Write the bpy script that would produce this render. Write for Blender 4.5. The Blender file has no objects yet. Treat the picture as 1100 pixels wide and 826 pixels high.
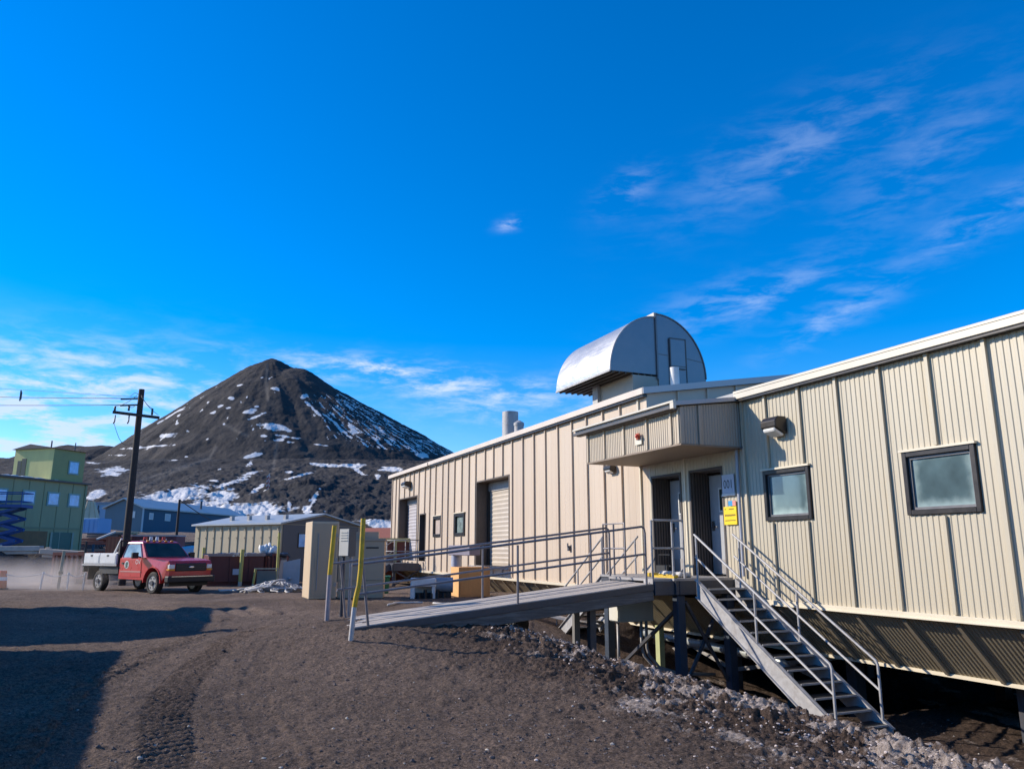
import bpy, bmesh, math, random
import numpy as np
from mathutils import Vector, Matrix, noise as mnoise
R = math.radians
random.seed(7)
scene = bpy.context.scene
COL = scene.collection

# ------------------------------------------------------------------ frames
# The camera stands at the world origin; the big building is laid out in its
# own frame: t = into the building, s = along its front wall (away), z = up.
DX, DY = -0.392045, 0.919946
BROT = math.atan2(0.392045, 0.919946)
def W(s, t, z=0.0):
    return (s*DX + t*DY, s*DY - t*DX, z)
def ST(X, Y):
    return X*DX + Y*DY, X*DY - Y*DX
def P(s, t, z):                # building point, local axes (t, s, z)
    return (t, s, z)
ORI = {}

# ------------------------------------------------------------------ materials
MATS = {}
def M(name, col, rough=0.6, metal=0.0, var=0.15, vs=2.0, stretch=(1, 1, 1), bump=0.0, bs=40.0,
      spec=0.5, dirt=None, dirt_amt=0.0, dirt_scale=1.5, coat=0.0, dist=0.01, panel=0.0, ptint=.05):
    if name in MATS: return MATS[name]
    m = bpy.data.materials.new(name); m.use_nodes = True
    nt = m.node_tree; N = nt.nodes; L = nt.links
    b = N['Principled BSDF']
    b.inputs['Roughness'].default_value = rough
    b.inputs['Metallic'].default_value = metal
    b.inputs['Specular IOR Level'].default_value = spec
    b.inputs['Coat Weight'].default_value = coat
    tc = N.new('ShaderNodeTexCoord'); mp = N.new('ShaderNodeMapping')
    L.new(tc.outputs['Object'], mp.inputs['Vector'])
    mp.inputs['Scale'].default_value = stretch
    n1 = N.new('ShaderNodeTexNoise'); n1.inputs['Scale'].default_value = vs
    n1.inputs['Detail'].default_value = 6; n1.inputs['Roughness'].default_value = 0.65
    L.new(mp.outputs[0], n1.inputs['Vector'])
    mr = N.new('ShaderNodeMapRange'); L.new(n1.outputs['Fac'], mr.inputs['Value'])
    mr.inputs['From Min'].default_value = 0.25; mr.inputs['From Max'].default_value = 0.75
    mr.inputs['To Min'].default_value = 1-var; mr.inputs['To Max'].default_value = 1+var
    vm = N.new('ShaderNodeVectorMath'); vm.operation = 'SCALE'
    vm.inputs[0].default_value = col; L.new(mr.outputs[0], vm.inputs['Scale'])
    out = vm.outputs[0]
    if panel > 0:      # each sheet weathered a little differently
        sp = N.new('ShaderNodeSeparateXYZ'); L.new(tc.outputs['Object'], sp.inputs[0])
        dv = N.new('ShaderNodeMath'); dv.operation = 'DIVIDE'; L.new(sp.outputs['Y'], dv.inputs[0]); dv.inputs[1].default_value = panel
        fl = N.new('ShaderNodeMath'); fl.operation = 'FLOOR'; L.new(dv.outputs[0], fl.inputs[0])
        wn_ = N.new('ShaderNodeTexWhiteNoise'); wn_.noise_dimensions = '1D'; L.new(fl.outputs[0], wn_.inputs['W'])
        pr = N.new('ShaderNodeMapRange'); L.new(wn_.outputs['Value'], pr.inputs['Value']); pr.inputs['To Min'].default_value = 1-ptint; pr.inputs['To Max'].default_value = 1+ptint
        v2 = N.new('ShaderNodeVectorMath'); v2.operation = 'SCALE'; L.new(out, v2.inputs[0]); L.new(pr.outputs[0], v2.inputs['Scale']); out = v2.outputs[0]
    if dirt is not None:
        n3 = N.new('ShaderNodeTexNoise'); n3.inputs['Scale'].default_value = dirt_scale
        n3.inputs['Detail'].default_value = 8; n3.inputs['Roughness'].default_value = 0.7
        L.new(mp.outputs[0], n3.inputs['Vector'])
        r3 = N.new('ShaderNodeMapRange'); L.new(n3.outputs['Fac'], r3.inputs['Value'])
        r3.inputs['From Min'].default_value = 0.5; r3.inputs['From Max'].default_value = 0.72
        r3.inputs['To Max'].default_value = dirt_amt
        mx = N.new('ShaderNodeMix'); mx.data_type = 'RGBA'
        L.new(r3.outputs[0], mx.inputs['Factor']); L.new(out, mx.inputs[6])
        mx.inputs[7].default_value = (*dirt, 1); out = mx.outputs[2]
    L.new(out, b.inputs['Base Color'])
    rr = N.new('ShaderNodeMapRange'); L.new(n1.outputs['Fac'], rr.inputs['Value'])
    rr.inputs['To Min'].default_value = max(0.03, rough-0.12); rr.inputs['To Max'].default_value = min(1, rough+0.12)
    L.new(rr.outputs[0], b.inputs['Roughness'])
    if bump > 0:
        n2 = N.new('ShaderNodeTexNoise'); n2.inputs['Scale'].default_value = bs
        n2.inputs['Detail'].default_value = 5; L.new(mp.outputs[0], n2.inputs['Vector'])
        bp = N.new('ShaderNodeBump'); bp.inputs['Strength'].default_value = bump
        bp.inputs['Distance'].default_value = dist
        L.new(n2.outputs['Fac'], bp.inputs['Height']); L.new(bp.outputs[0], b.inputs['Normal'])
    MATS[name] = m
    return m

wing_tan  = M('wing_siding', (0.515, 0.452, 0.335), 0.42, 0, 0.08, 1.6, (1, 1, .12), dirt=(.38, .31, .20), dirt_amt=.55, dirt_scale=1.6, panel=.88, ptint=.05, bump=.08, bs=1.5, dist=.03)
gar_tan   = M('garage_siding', (0.575, 0.46, 0.345), 0.5, 0, 0.07, 1.2, (1, 1, .12), dirt=(.40, .30, .21), dirt_amt=.5, dirt_scale=1.2, panel=.86, ptint=.06, bump=.1, bs=1.2, dist=.04)
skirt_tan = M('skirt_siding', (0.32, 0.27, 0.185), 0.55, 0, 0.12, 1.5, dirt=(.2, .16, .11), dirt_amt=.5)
trim_tan  = M('trim_tan', (0.68, 0.60, 0.45), 0.4, 0, 0.06, 2)
fascia_m  = M('fascia_cream', (0.65, 0.58, 0.46), 0.38, 0, 0.05, 1.5)
roof_m    = M('roof_metal', (0.30, 0.29, 0.28), 0.45, 0.3, 0.1, 1)
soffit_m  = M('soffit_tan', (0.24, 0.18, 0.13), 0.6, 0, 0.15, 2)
gutter_m  = M('gutter_bronze', (0.10, 0.09, 0.085), 0.45, 0.2, 0.1, 3)
bronze    = M('bronze_frame', (0.035, 0.03, 0.028), 0.35, 0.3, 0.15, 6)
sash_m    = M('sash_grey', (0.16, 0.155, 0.16), 0.4, 0.4, 0.1, 6)
galv      = M('galvanised_steel', (0.39, 0.38, 0.375), 0.6, 0.15, 0.2, 8, dirt=(.20, .165, .14), dirt_amt=.7, dirt_scale=5)
galv_d    = M('dull_galvanised', (0.36, 0.345, 0.34), 0.55, 0.4, 0.18, 6, dirt=(.2, .17, .14), dirt_amt=.5, dirt_scale=4)
rail_m    = M('rail_pipe', (0.22, 0.205, 0.215), 0.55, 0.2, 0.2, 9, dirt=(.14, .1, .08), dirt_amt=.5, dirt_scale=6)
duct_m    = M('duct_sheet', (0.60, 0.57, 0.53), 0.38, 0.65, 0.12, 1.6, (1, .5, 1), bump=.45, bs=3.2, dist=.05, dirt=(.5, .47, .44), dirt_amt=.5, dirt_scale=3)
ductend_m = M('duct_shaded_end', (0.21, 0.22, 0.24), 0.4, 0.7, 0.1, 2)  # duct sheet darkened: shade put into the hood's end faces
door_m    = M('door_grey', (0.42, 0.43, 0.44), 0.45, 0.1, 0.1, 3, dirt=(.28, .27, .26), dirt_amt=.5, dirt_scale=3)
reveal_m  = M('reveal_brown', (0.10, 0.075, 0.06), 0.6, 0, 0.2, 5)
rollup_m  = M('rollup_slats', (0.50, 0.43, 0.35), 0.5, 0.0, 0.08, 2)
rollgrey_m= M('rollup_grey', (0.44, 0.41, 0.42), 0.5, 0.0, 0.1, 2)
steel_dk  = M('dark_steel', (0.07, 0.075, 0.09), 0.5, 0.3, 0.25, 5, dirt=(.12, .08, .06), dirt_amt=.5, dirt_scale=4)
steel_bl  = M('blue_steel', (0.045, 0.06, 0.085), 0.5, 0.2, 0.2, 5)
black_m   = M('flat_black', (0.015, 0.015, 0.016), 0.6, 0, 0.2, 5)
rubber    = M('tyre_rubber', (0.025, 0.024, 0.023), 0.85, 0, 0.2, 8, dirt=(.13, .1, .08), dirt_amt=.7, dirt_scale=4)
deck_wood = M('weathered_deck', (0.46, 0.40, 0.34), 0.75, 0, 0.3, 3, (.6, 6, 6), bump=.4, bs=18, dirt=(.2, .17, .15), dirt_amt=.6, dirt_scale=2)
beam_wood = M('beam_wood', (0.13, 0.115, 0.105), 0.85, 0, 0.35, 3, (.6, 4, 6), bump=.8, bs=14, dirt=(.3, .28, .27), dirt_amt=.5, dirt_scale=3)
yellow_p  = M('yellow_paint', (0.64, 0.42, 0.025), 0.55, 0, 0.15, 9, dirt=(.22, .15, .06), dirt_amt=.85, dirt_scale=11)
yellow_o  = M('old_yellow_paint', (0.50, 0.44, 0.12), 0.6, 0, 0.15, 6)
mauve_m   = M('bare_post', (0.36, 0.32, 0.34), 0.6, 0.2, 0.2, 8)
sign_grey = M('sign_grey', (0.50, 0.53, 0.60), 0.5, 0, 0.05, 6)
sign_yel  = M('sign_yellow', (0.85, 0.60, 0.01), 0.45, 0, 0.05, 6)
ink       = M('ink_black', (0.02, 0.02, 0.022), 0.5, 0, 0.05, 4)
ink_br    = M('ink_brown', (0.30, 0.20, 0.02), 0.5, 0, 0.05, 4)
white_m   = M('white_paint', (0.72, 0.71, 0.68), 0.45, 0, 0.06, 4, dirt=(.45, .4, .35), dirt_amt=.5, dirt_scale=2.5)
beige_m   = M('beige_paint', (0.60, 0.46, 0.30), 0.5, 0, 0.06, 2, dirt=(.45, .36, .27), dirt_amt=.4, dirt_scale=2)
beige_d   = M('beige_shaded_paint', (0.46, 0.345, 0.225), 0.55, 0, 0.07, 2, dirt=(.36, .29, .22), dirt_amt=.4, dirt_scale=2)  # beige darkened for the lockers' shaded faces
panel_m   = M('panel_beige', (0.66, 0.63, 0.54), 0.5, 0, 0.05, 4)
crate_w   = M('crate_plywood', (0.56, 0.27, 0.09), 0.65, 0, 0.12, 3, (3, 3, .8))
wood_p    = M('pale_timber', (0.48, 0.38, 0.25), 0.75, 0, 0.2, 4)
green_bin = M('green_plastic', (0.02, 0.14, 0.06), 0.45, 0, 0.15, 4)
red_truck = M('red_truck_paint', (0.56, 0.03, 0.03), 0.3, 0, 0.08, 3, coat=.4, dirt=(.36, .14, .11), dirt_amt=.4, dirt_scale=2.2)
chrome    = M('dull_chrome', (0.55, 0.55, 0.56), 0.25, 0.95, 0.1, 5)
lamp_gl   = M('lamp_lens', (0.75, 0.74, 0.70), 0.15, 0, 0.08, 9)
amber     = M('amber_lens', (0.75, 0.30, 0.02), 0.25, 0, 0.08, 9)
redlens   = M('red_lens', (0.5, 0.04, 0.015), 0.25, 0, 0.08, 9)
rust_red  = M('rust_red', (0.24, 0.065, 0.04), 0.7, 0, 0.25, 3, dirt=(.1, .05, .04), dirt_amt=.5)
dump_red  = M('dumpster_red', (0.115, 0.024, 0.02), 0.55, 0, 0.2, 2, dirt=(.1, .045, .04), dirt_amt=.5)
orange_rd = M('orange_container', (0.62, 0.20, 0.10), 0.6, 0, 0.15, 2)
green_sid = M('green_siding', (0.16, 0.22, 0.10), 0.6, 0, 0.1, 1.5, (1, 1, .3))
green_dk  = M('green_dark_siding', (0.29, 0.30, 0.17), 0.6, 0, 0.1, 1.5, (1, 1, .3))
green_lt  = M('olive_sunlit_siding', (0.66, 0.60, 0.22), 0.6, 0, 0.1, 1.5, (1, 1, .3))  # sunlit face of the upper box, brightness put into the colour
brown_dr  = M('brown_door', (0.22, 0.12, 0.055), 0.7, 0, 0.2, 2)
roof_br   = M('brown_roof', (0.13, 0.11, 0.10), 0.7, 0, 0.15, 2)
blue_wh   = M('blue_siding', (0.014, 0.075, 0.135), 0.5, 0, 0.1, .6, (1, 1, .3))
blue_gr   = M('blue_lit_siding', (0.10, 0.16, 0.20), 0.5, 0, 0.1, .6, (1, 1, .3))  # lighter copy of the blue for the warehouse's lit gable
blue_lt   = M('light_blue_siding', (0.20, 0.33, 0.48), 0.5, 0, 0.1, .6)
blue_lift = M('blue_lift_paint', (0.012, 0.07, 0.26), 0.4, 0, 0.1, 3)
roof_gr   = M('grey_roof', (0.42, 0.44, 0.44), 0.5, 0.2, 0.1, .5)
canvas_m  = M('canvas', (0.55, 0.48, 0.34), 0.85, 0, 0.12, 1)
pole_wood = M('creosote_pole', (0.035, 0.024, 0.020), 0.8, 0, 0.3, 5, (4, 4, .5))
wire_m    = M('wire', (0.06, 0.06, 0.065), 0.6, 0.2, 0.1, 3)
rust_roof = M('rust_roof', (0.34, 0.11, 0.06), 0.7, 0, 0.2, 2)
purple_gr = M('purple_grey', (0.20, 0.18, 0.22), 0.6, 0.1, 0.1, 4)
orange_p  = M('orange_plastic', (0.72, 0.13, 0.03), 0.5, 0, 0.08, 4)
rope_m    = M('pale_rope', (0.55, 0.52, 0.48), 0.85, 0, 0.15, 8)
soil_m    = M('dark_soil', (0.075, 0.055, 0.048), 0.95, 0, 0.35, 2.5, bump=1, bs=9, dist=.08)
stone_m   = M('gravel_stone', (0.135, 0.108, 0.098), 0.92, 0, 0.5, 3, spec=.2, bump=.4, bs=30)
ice_m     = M('dirty_ice', (0.52, 0.44, 0.40), 0.75, 0, 0.4, 7, bump=.6, bs=25, dirt=(.13, .10, .09), dirt_amt=.95, dirt_scale=6)
conc_m    = M('pale_concrete', (0.42, 0.38, 0.33), 0.85, 0, 0.18, 3)
bluetarp  = M('blue_grey_panel', (0.22, 0.27, 0.32), 0.5, 0.1, 0.15, 3)

def glass(name, col, rough=.06, blot=.5, scale=3.0):
    m = bpy.data.materials.new(name); m.use_nodes = True
    nt = m.node_tree; N = nt.nodes; L = nt.links; b = N['Principled BSDF']
    tc = N.new('ShaderNodeTexCoord'); n = N.new('ShaderNodeTexNoise')
    n.inputs['Scale'].default_value = scale; n.inputs['Detail'].default_value = 4
    L.new(tc.outputs['Object'], n.inputs['Vector'])
    mr = N.new('ShaderNodeMapRange'); L.new(n.outputs['Fac'], mr.inputs['Value'])
    mr.inputs['From Min'].default_value = .3; mr.inputs['From Max'].default_value = .7
    mr.inputs['To Min'].default_value = 1-blot; mr.inputs['To Max'].default_value = 1+blot
    v = N.new('ShaderNodeVectorMath'); v.operation = 'SCALE'; v.inputs[0].default_value = col
    L.new(mr.outputs[0], v.inputs['Scale']); L.new(v.outputs[0], b.inputs['Base Color'])
    b.inputs['Roughness'].default_value = rough; b.inputs['Specular IOR Level'].default_value = .7
    b.inputs['Coat Weight'].default_value = .6; b.inputs['Coat Roughness'].default_value = .03
    return m
def frosted():
    m = glass('window_pane', (0.08, 0.125, 0.135), .06, .3, 2.2); nt = m.node_tree; N = nt.nodes; L = nt.links; b = N['Principled BSDF']
    src = b.inputs['Base Color'].links[0].from_socket; tc = N.new('ShaderNodeTexCoord')
    s1 = N.new('ShaderNodeVectorMath'); s1.operation = 'SUBTRACT'; L.new(tc.outputs['Generated'], s1.inputs[0]); s1.inputs[1].default_value = (.5, .5, .56)
    s2 = N.new('ShaderNodeVectorMath'); s2.operation = 'ABSOLUTE'; L.new(s1.outputs[0], s2.inputs[0])
    sp = N.new('ShaderNodeSeparateXYZ'); L.new(s2.outputs[0], sp.inputs[0])
    mx = N.new('ShaderNodeMath'); mx.operation = 'SMOOTH_MAX'; mx.inputs[2].default_value = .12; L.new(sp.outputs['Y'], mx.inputs[0]); L.new(sp.outputs['Z'], mx.inputs[1])
    n = N.new('ShaderNodeTexNoise'); n.inputs['Scale'].default_value = 7; n.inputs['Detail'].default_value = 5; L.new(tc.outputs['Object'], n.inputs['Vector'])
    ad = N.new('ShaderNodeMath'); ad.operation = 'MULTIPLY_ADD'; L.new(n.outputs['Fac'], ad.inputs[0]); ad.inputs[1].default_value = .16; L.new(mx.outputs[0], ad.inputs[2])
    mr = N.new('ShaderNodeMapRange'); mr.interpolation_type = 'SMOOTHSTEP'; L.new(ad.outputs[0], mr.inputs['Value']); mr.inputs['From Min'].default_value = .40; mr.inputs['From Max'].default_value = .62
    q = N.new('ShaderNodeMix'); q.data_type = 'RGBA'; L.new(mr.outputs[0], q.inputs['Factor']); L.new(src, q.inputs[6]); q.inputs[7].default_value = (.31, .40, .39, 1)
    L.new(q.outputs[2], b.inputs['Base Color']); return m
pane_m  = frosted()
blind_m = glass('window_blind', (0.10, 0.155, 0.18), .25, .25, 3)
paneg_m = glass('garage_pane', (0.22, 0.28, 0.26), .2, .35, 4)
panesky = glass('sky_reflection_pane', (0.14, 0.42, 0.80), .2, .2, 3)  # bright blue base colour carries a painted sky reflection
truckgl = glass('truck_glass', (0.03, 0.05, 0.045), .12, .4, 2); truckgl.node_tree.nodes['Principled BSDF'].inputs['Coat Weight'].default_value = 0; truckgl.node_tree.nodes['Principled BSDF'].inputs['Specular IOR Level'].default_value = .3
truckside = glass('truck_side_glass', (0.26, 0.34, 0.32), .1, .4, 3)

# ------------------------------------------------------------------ mesh builder
class MB:
    def __init__(s): s.v = []; s.f = []
    def add(s, vs, fs):
        o = len(s.v); s.v += [tuple(v) for v in vs]; s.f += [tuple(i+o for i in f) for f in fs]; return s
    def quad(s, a, b, c, d): return s.add([a, b, c, d], [(0, 1, 2, 3)])
    def poly(s, pts): return s.add(pts, [tuple(range(len(pts)))])
    def box(s, a, b):
        x0, x1 = sorted((a[0], b[0])); y0, y1 = sorted((a[1], b[1])); z0, z1 = sorted((a[2], b[2]))
        return s.add([(x0, y0, z0), (x1, y0, z0), (x1, y1, z0), (x0, y1, z0), (x0, y0, z1), (x1, y0, z1), (x1, y1, z1), (x0, y1, z1)],
                     [(0, 3, 2, 1), (4, 5, 6, 7), (0, 1, 5, 4), (1, 2, 6, 5), (2, 3, 7, 6), (3, 0, 4, 7)])
    def bar(s, p0, p1, w, h, up=(0, 0, 1)):
        p0 = Vector(p0); p1 = Vector(p1); d = (p1-p0).normalized(); up = Vector(up)
        if abs(d.dot(up)) > .98: up = Vector((1, 0, 0))
        r = d.cross(up).normalized()*(w/2); u = r.cross(d).normalized()*(h/2)
        vs = [p0-r-u, p0+r-u, p0+r+u, p0-r+u, p1-r-u, p1+r-u, p1+r+u, p1-r+u]
        return s.add(vs, [(0, 3, 2, 1), (4, 5, 6, 7), (0, 1, 5, 4), (1, 2, 6, 5), (2, 3, 7, 6), (3, 0, 4, 7)])
    def tube(s, path, r, n=8, r1=None, cap=True):
        pts = [Vector(p) for p in path]; rings = []; prev = None
        for i, p in enumerate(pts):
            if i == 0: d = pts[1]-pts[0]
            elif i == len(pts)-1: d = pts[-1]-pts[-2]
            else: d = (pts[i]-pts[i-1]).normalized()+(pts[i+1]-pts[i]).normalized()
            if d.length < 1e-9: d = Vector((0, 0, 1))
            d.normalize()
            if prev is None:
                up = Vector((0, 0, 1)) if abs(d.z) < .9 else Vector((1, 0, 0))
            else: up = prev
            a = d.cross(up)
            if a.length < 1e-6: a = d.cross(Vector((1, 0, 0)))
            a.normalize(); b = a.cross(d).normalized(); prev = b
            rr = r if r1 is None else r+(r1-r)*i/(len(pts)-1)
            rings.append([p+(a*math.cos(k*2*math.pi/n)+b*math.sin(k*2*math.pi/n))*rr for k in range(n)])
        vs = [v for g in rings for v in g]; fs = []
        for i in range(len(rings)-1):
            for k in range(n):
                k2 = (k+1) % n
                fs.append((i*n+k, i*n+k2, (i+1)*n+k2, (i+1)*n+k))
        if cap:
            fs.append(tuple(range(n))[::-1]); fs.append(tuple(range((len(rings)-1)*n, len(rings)*n)))
        return s.add(vs, fs)
    def prism(s, pts, vec):
        n = len(pts); v = Vector(vec)
        vs = [Vector(p) for p in pts]+[Vector(p)+v for p in pts]
        fs = [tuple(range(n))[::-1], tuple(range(n, 2*n))]
        for i in range(n): fs.append((i, (i+1) % n, n+(i+1) % n, n+i))
        return s.add(vs, fs)
    def blob(s, c, r, seed=0, amp=.3, seg=8, rings=6, fl=1.0):
        vs = []; fs = []
        for i in range(rings+1):
            th = math.pi*i/rings
            for k in range(seg):
                ph = 2*math.pi*k/seg
                d = Vector((math.sin(th)*math.cos(ph), math.sin(th)*math.sin(ph), math.cos(th)))
                q = 1+amp*mnoise.noise(d*1.7+Vector((seed*3.1, seed*1.7, seed)))
                vs.append((c[0]+d.x*r[0]*q, c[1]+d.y*r[1]*q, c[2]+d.z*r[2]*q*fl))
        for i in range(rings):
            for k in range(seg):
                fs.append((i*seg+k, (i+1)*seg+k, (i+1)*seg+(k+1) % seg, i*seg+(k+1) % seg))
        return s.add(vs, fs)
    def build(s, name, mat, parent=None, smooth=False, bevel=0.0, seg=1, frame=None, recalc=True, autos=False):
        me = bpy.data.meshes.new(name)
        root = parent
        while root is not None and root.parent is not None: root = root.parent
        o = Vector(ORI.get(root.name, (0, 0, 0))) if root is not None else Vector((0, 0, 0))
        loc = None
        if parent is None and frame is not None:      # single mesh thing: frame = (origin in local coords, rotz)
            o = Vector(frame[0]); loc = frame
        me.from_pydata([tuple(Vector(v)-o) for v in s.v], [], s.f)
        if recalc:
            bm = bmesh.new(); bm.from_mesh(me); bmesh.ops.recalc_face_normals(bm, faces=bm.faces); bm.to_mesh(me); bm.free()
        if smooth:
            me.polygons.foreach_set('use_smooth', [True]*len(me.polygons))
            if autos: me.set_sharp_from_angle(angle=R(40))
        me.materials.append(mat); me.update()
        ob = bpy.data.objects.new(name, me); COL.objects.link(ob)
        if parent is not None: ob.parent = parent
        elif loc is not None:
            c, sn = math.cos(loc[1]), math.sin(loc[1])
            ob.location = (c*o.x-sn*o.y, sn*o.x+c*o.y, o.z); ob.rotation_euler = (0, 0, loc[1])
        if bevel > 0:
            b = ob.modifiers.new('bevel', 'BEVEL'); b.width = bevel; b.segments = seg; b.limit_method = 'ANGLE'; b.angle_limit = R(35)
        return ob

def tag(o, label, cat, group=None, kind=None):
    if label: o['label'] = label
    if cat: o['category'] = cat
    if group: o['group'] = group
    if kind: o['kind'] = kind
    return o
def thing(name, label, cat, loc, rz=0.0, group=None):
    o = bpy.data.objects.new(name, None); COL.objects.link(o)
    o.location = loc; o.rotation_euler = (0, 0, rz); o.empty_display_size = .2
    return tag(o, label, cat, group)
def bthing(name, label, cat, s, t, z, group=None):     # a thing laid out in the building frame
    o = thing(name, label, cat, W(s, t, z), BROT, group); ORI[o.name] = (t, s, z); return o
def bmesh_thing(mb, name, mat, label, cat, s, t, z, group=None, **k):
    o = mb.build(name, mat, None, frame=((t, s, z), BROT), **k); return tag(o, label, cat, group)
def wthing(mb, name, mat, label, cat, loc, rz=0.0, group=None, **k):   # local coords around loc
    o = mb.build(name, mat, None, **k); o.location = loc; o.rotation_euler = (0, 0, rz); return tag(o, label, cat, group)
def dup(root, loc, rz=None, label=None):
    r = root.copy(); COL.objects.link(r); r.location = loc
    if rz is not None: r.rotation_euler = (0, 0, rz)
    if label: r['label'] = label
    for ch in list(root.children):
        c = ch.copy(); COL.objects.link(c); c.parent = r
        for g in list(ch.children):
            d = g.copy(); COL.objects.link(d); d.parent = c
    return r
def text_mb(txt, size, place, wide=1.0, thick=0.0):
    cu = bpy.data.curves.new('txt', 'FONT'); cu.body = txt; cu.size = size; cu.align_x = 'CENTER'; cu.align_y = 'CENTER'
    cu.resolution_u = 3
    ob = bpy.data.objects.new('txt', cu); COL.objects.link(ob)
    dg = bpy.context.evaluated_depsgraph_get(); me = bpy.data.meshes.new_from_object(ob.evaluated_get(dg))
    mb = MB(); mb.v = [place(v.co.x*wide, v.co.y) for v in me.vertices]; mb.f = [tuple(p.vertices) for p in me.polygons]
    bpy.data.objects.remove(ob); bpy.data.curves.remove(cu); bpy.data.meshes.remove(me)
    return mb
def sm(x, a, b):
    if a == b: return float(x > a)
    t = min(1, max(0, (x-a)/(b-a))); return t*t*(3-2*t)

# ------------------------------------------------------------------ camera, light, sky
cam = bpy.data.cameras.new('camera'); camo = bpy.data.objects.new('camera', cam); COL.objects.link(camo)
cam.sensor_width = 36; cam.lens = 36*826/1100; cam.clip_end = 9000; cam.clip_start = .05
camo.location = (0, 0, 0); camo.rotation_euler = (R(90+12.095), 0, 0)
scene.camera = camo
SUN = Vector((1.684, -0.332, -0.91))
sl = bpy.data.lights.new('sun', 'SUN'); sl.energy = 5.0; sl.angle = R(.53); sl.color = (1, .905, .77)
so = bpy.data.objects.new('sun', sl); COL.objects.link(so); so.rotation_euler = SUN.to_track_quat('-Z', 'Y').to_euler()
elev = math.atan2(-SUN.z, math.hypot(SUN.x, SUN.y)); azi = math.atan2(-SUN.x, -SUN.y)
world = bpy.data.worlds.new('World'); scene.world = world; world.use_nodes = True
wn = world.node_tree; WN = wn.nodes; WL = wn.links
bg = WN['Background']; bg.inputs['Strength'].default_value = .142
sky = WN.new('ShaderNodeTexSky'); sky.sky_type = 'NISHITA'; sky.sun_disc = False
sky.sun_elevation = elev; sky.sun_rotation = azi % (2*math.pi)
sky.air_density = 1.0; sky.dust_density = .15; sky.ozone_density = 2.2; sky.altitude = 200
hs = WN.new('ShaderNodeHueSaturation'); hs.inputs['Saturation'].default_value = 1.62; hs.inputs['Value'].default_value = 1.0
hs.inputs['Hue'].default_value = .495
WL.new(sky.outputs[0], hs.inputs['Color'])
# thin cirrus: streaky noise inside a few soft regions of the sky dome
tcw = WN.new('ShaderNodeTexCoord')
def vmath(op, a, b=None, sc=None):
    n = WN.new('ShaderNodeVectorMath'); n.operation = op
    for i, q in enumerate((a, b)):
        if q is None: continue
        if isinstance(q, (tuple, list, Vector)): n.inputs[i].default_value = tuple(q)
        else: WL.new(q, n.inputs[i])
    return n
def fmath(op, a, b=None):
    n = WN.new('ShaderNodeMath'); n.operation = op
    for i, q in enumerate((a, b)):
        if q is None: continue
        if isinstance(q, (int, float)): n.inputs[i].default_value = q
        else: WL.new(q, n.inputs[i])
    return n.outputs[0]
def pixdir(x, y):
    S_, C_ = math.sin(R(12.095)), math.cos(R(12.095)); u = (x-550)/826; v = (413-y)/826
    return Vector((u, C_-v*S_, S_+v*C_)).normalized()
dirv = tcw.outputs['Generated']
def region(x, y, rx, ry, ang, gain):
    c = pixdir(x, y); e = c.cross(Vector((0, 0, 1))).normalized(); u = e.cross(c).normalized()
    a = R(ang); e1 = e*math.cos(a)+u*math.sin(a); e2 = -e*math.sin(a)+u*math.cos(a)
    d = vmath('SUBTRACT', dirv, c).outputs[0]
    p = fmath('MULTIPLY', vmath('DOT_PRODUCT', d, e1).outputs['Value'], 826/rx)
    q = fmath('MULTIPLY', vmath('DOT_PRODUCT', d, e2).outputs['Value'], 826/ry)
    r2 = fmath('ADD', fmath('MULTIPLY', p, p), fmath('MULTIPLY', q, q))
    g = fmath('EXPONENT', fmath('MULTIPLY', r2, -1.0))
    return fmath('MULTIPLY', g, gain)
regs = [(50, 418, 160, 38, 4, 1.5), (20, 462, 130, 26, 3, 1.7), (440, 403, 110, 12, -6, 1.35), (500, 432, 90, 25, -12, .62), (360, 398, 60, 9, 5, .5),
        (850, 165, 110, 34, 18, .2), (990, 180, 80, 30, 30, .15), (800, 322, 85, 20, 12, .4), (900, 338, 65, 14, 25, .4),
        (1060, 232, 50, 16, 20, .36), (548, 241, 12, 6, 15, .75), (600, 425, 60, 20, 5, .45), (672, 205, 30, 15, 30, .3)]
tot = None
for rg in regs:
    g = region(*rg); tot = g if tot is None else fmath('ADD', tot, g)
mpw = WN.new('ShaderNodeMapping'); WL.new(dirv, mpw.inputs['Vector'])
mpw.inputs['Rotation'].default_value = (0, R(-16), 0); mpw.inputs['Scale'].default_value = (9, 9, 34)
nz = WN.new('ShaderNodeTexNoise'); nz.inputs['Scale'].default_value = 1.6; nz.inputs['Detail'].default_value = 9
nz.inputs['Roughness'].default_value = .62; nz.inputs['Distortion'].default_value = .25
WL.new(mpw.outputs[0], nz.inputs['Vector'])
thr = WN.new('ShaderNodeMapRange'); thr.interpolation_type = 'SMOOTHSTEP'
WL.new(nz.outputs['Fac'], thr.inputs['Value']); thr.inputs['From Min'].default_value = .40; thr.inputs['From Max'].default_value = .74
cf = fmath('MINIMUM', fmath('MULTIPLY', thr.outputs[0], tot), .85)
cmix = WN.new('ShaderNodeMix'); cmix.data_type = 'RGBA'; WL.new(cf, cmix.inputs['Factor'])
tint = vmath('MULTIPLY', hs.outputs[0], (.9, .99, 1.33)).outputs[0]; WL.new(tint, cmix.inputs[6]); cmix.inputs[7].default_value = (4.4, 5.2, 6.8, 1)
WL.new(cmix.outputs[2], bg.inputs['Color'])
vsn = scene.view_settings
scene.display_settings.display_device = 'sRGB'
vsn.view_transform = 'Standard'; vsn.look = 'None'; vsn.exposure = 0.2; vsn.gamma = 1.0; vsn.use_curve_mapping = False
scene.cycles.use_denoising = True
scene.cycles.max_bounces = 6; scene.cycles.volume_bounces = 1
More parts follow.
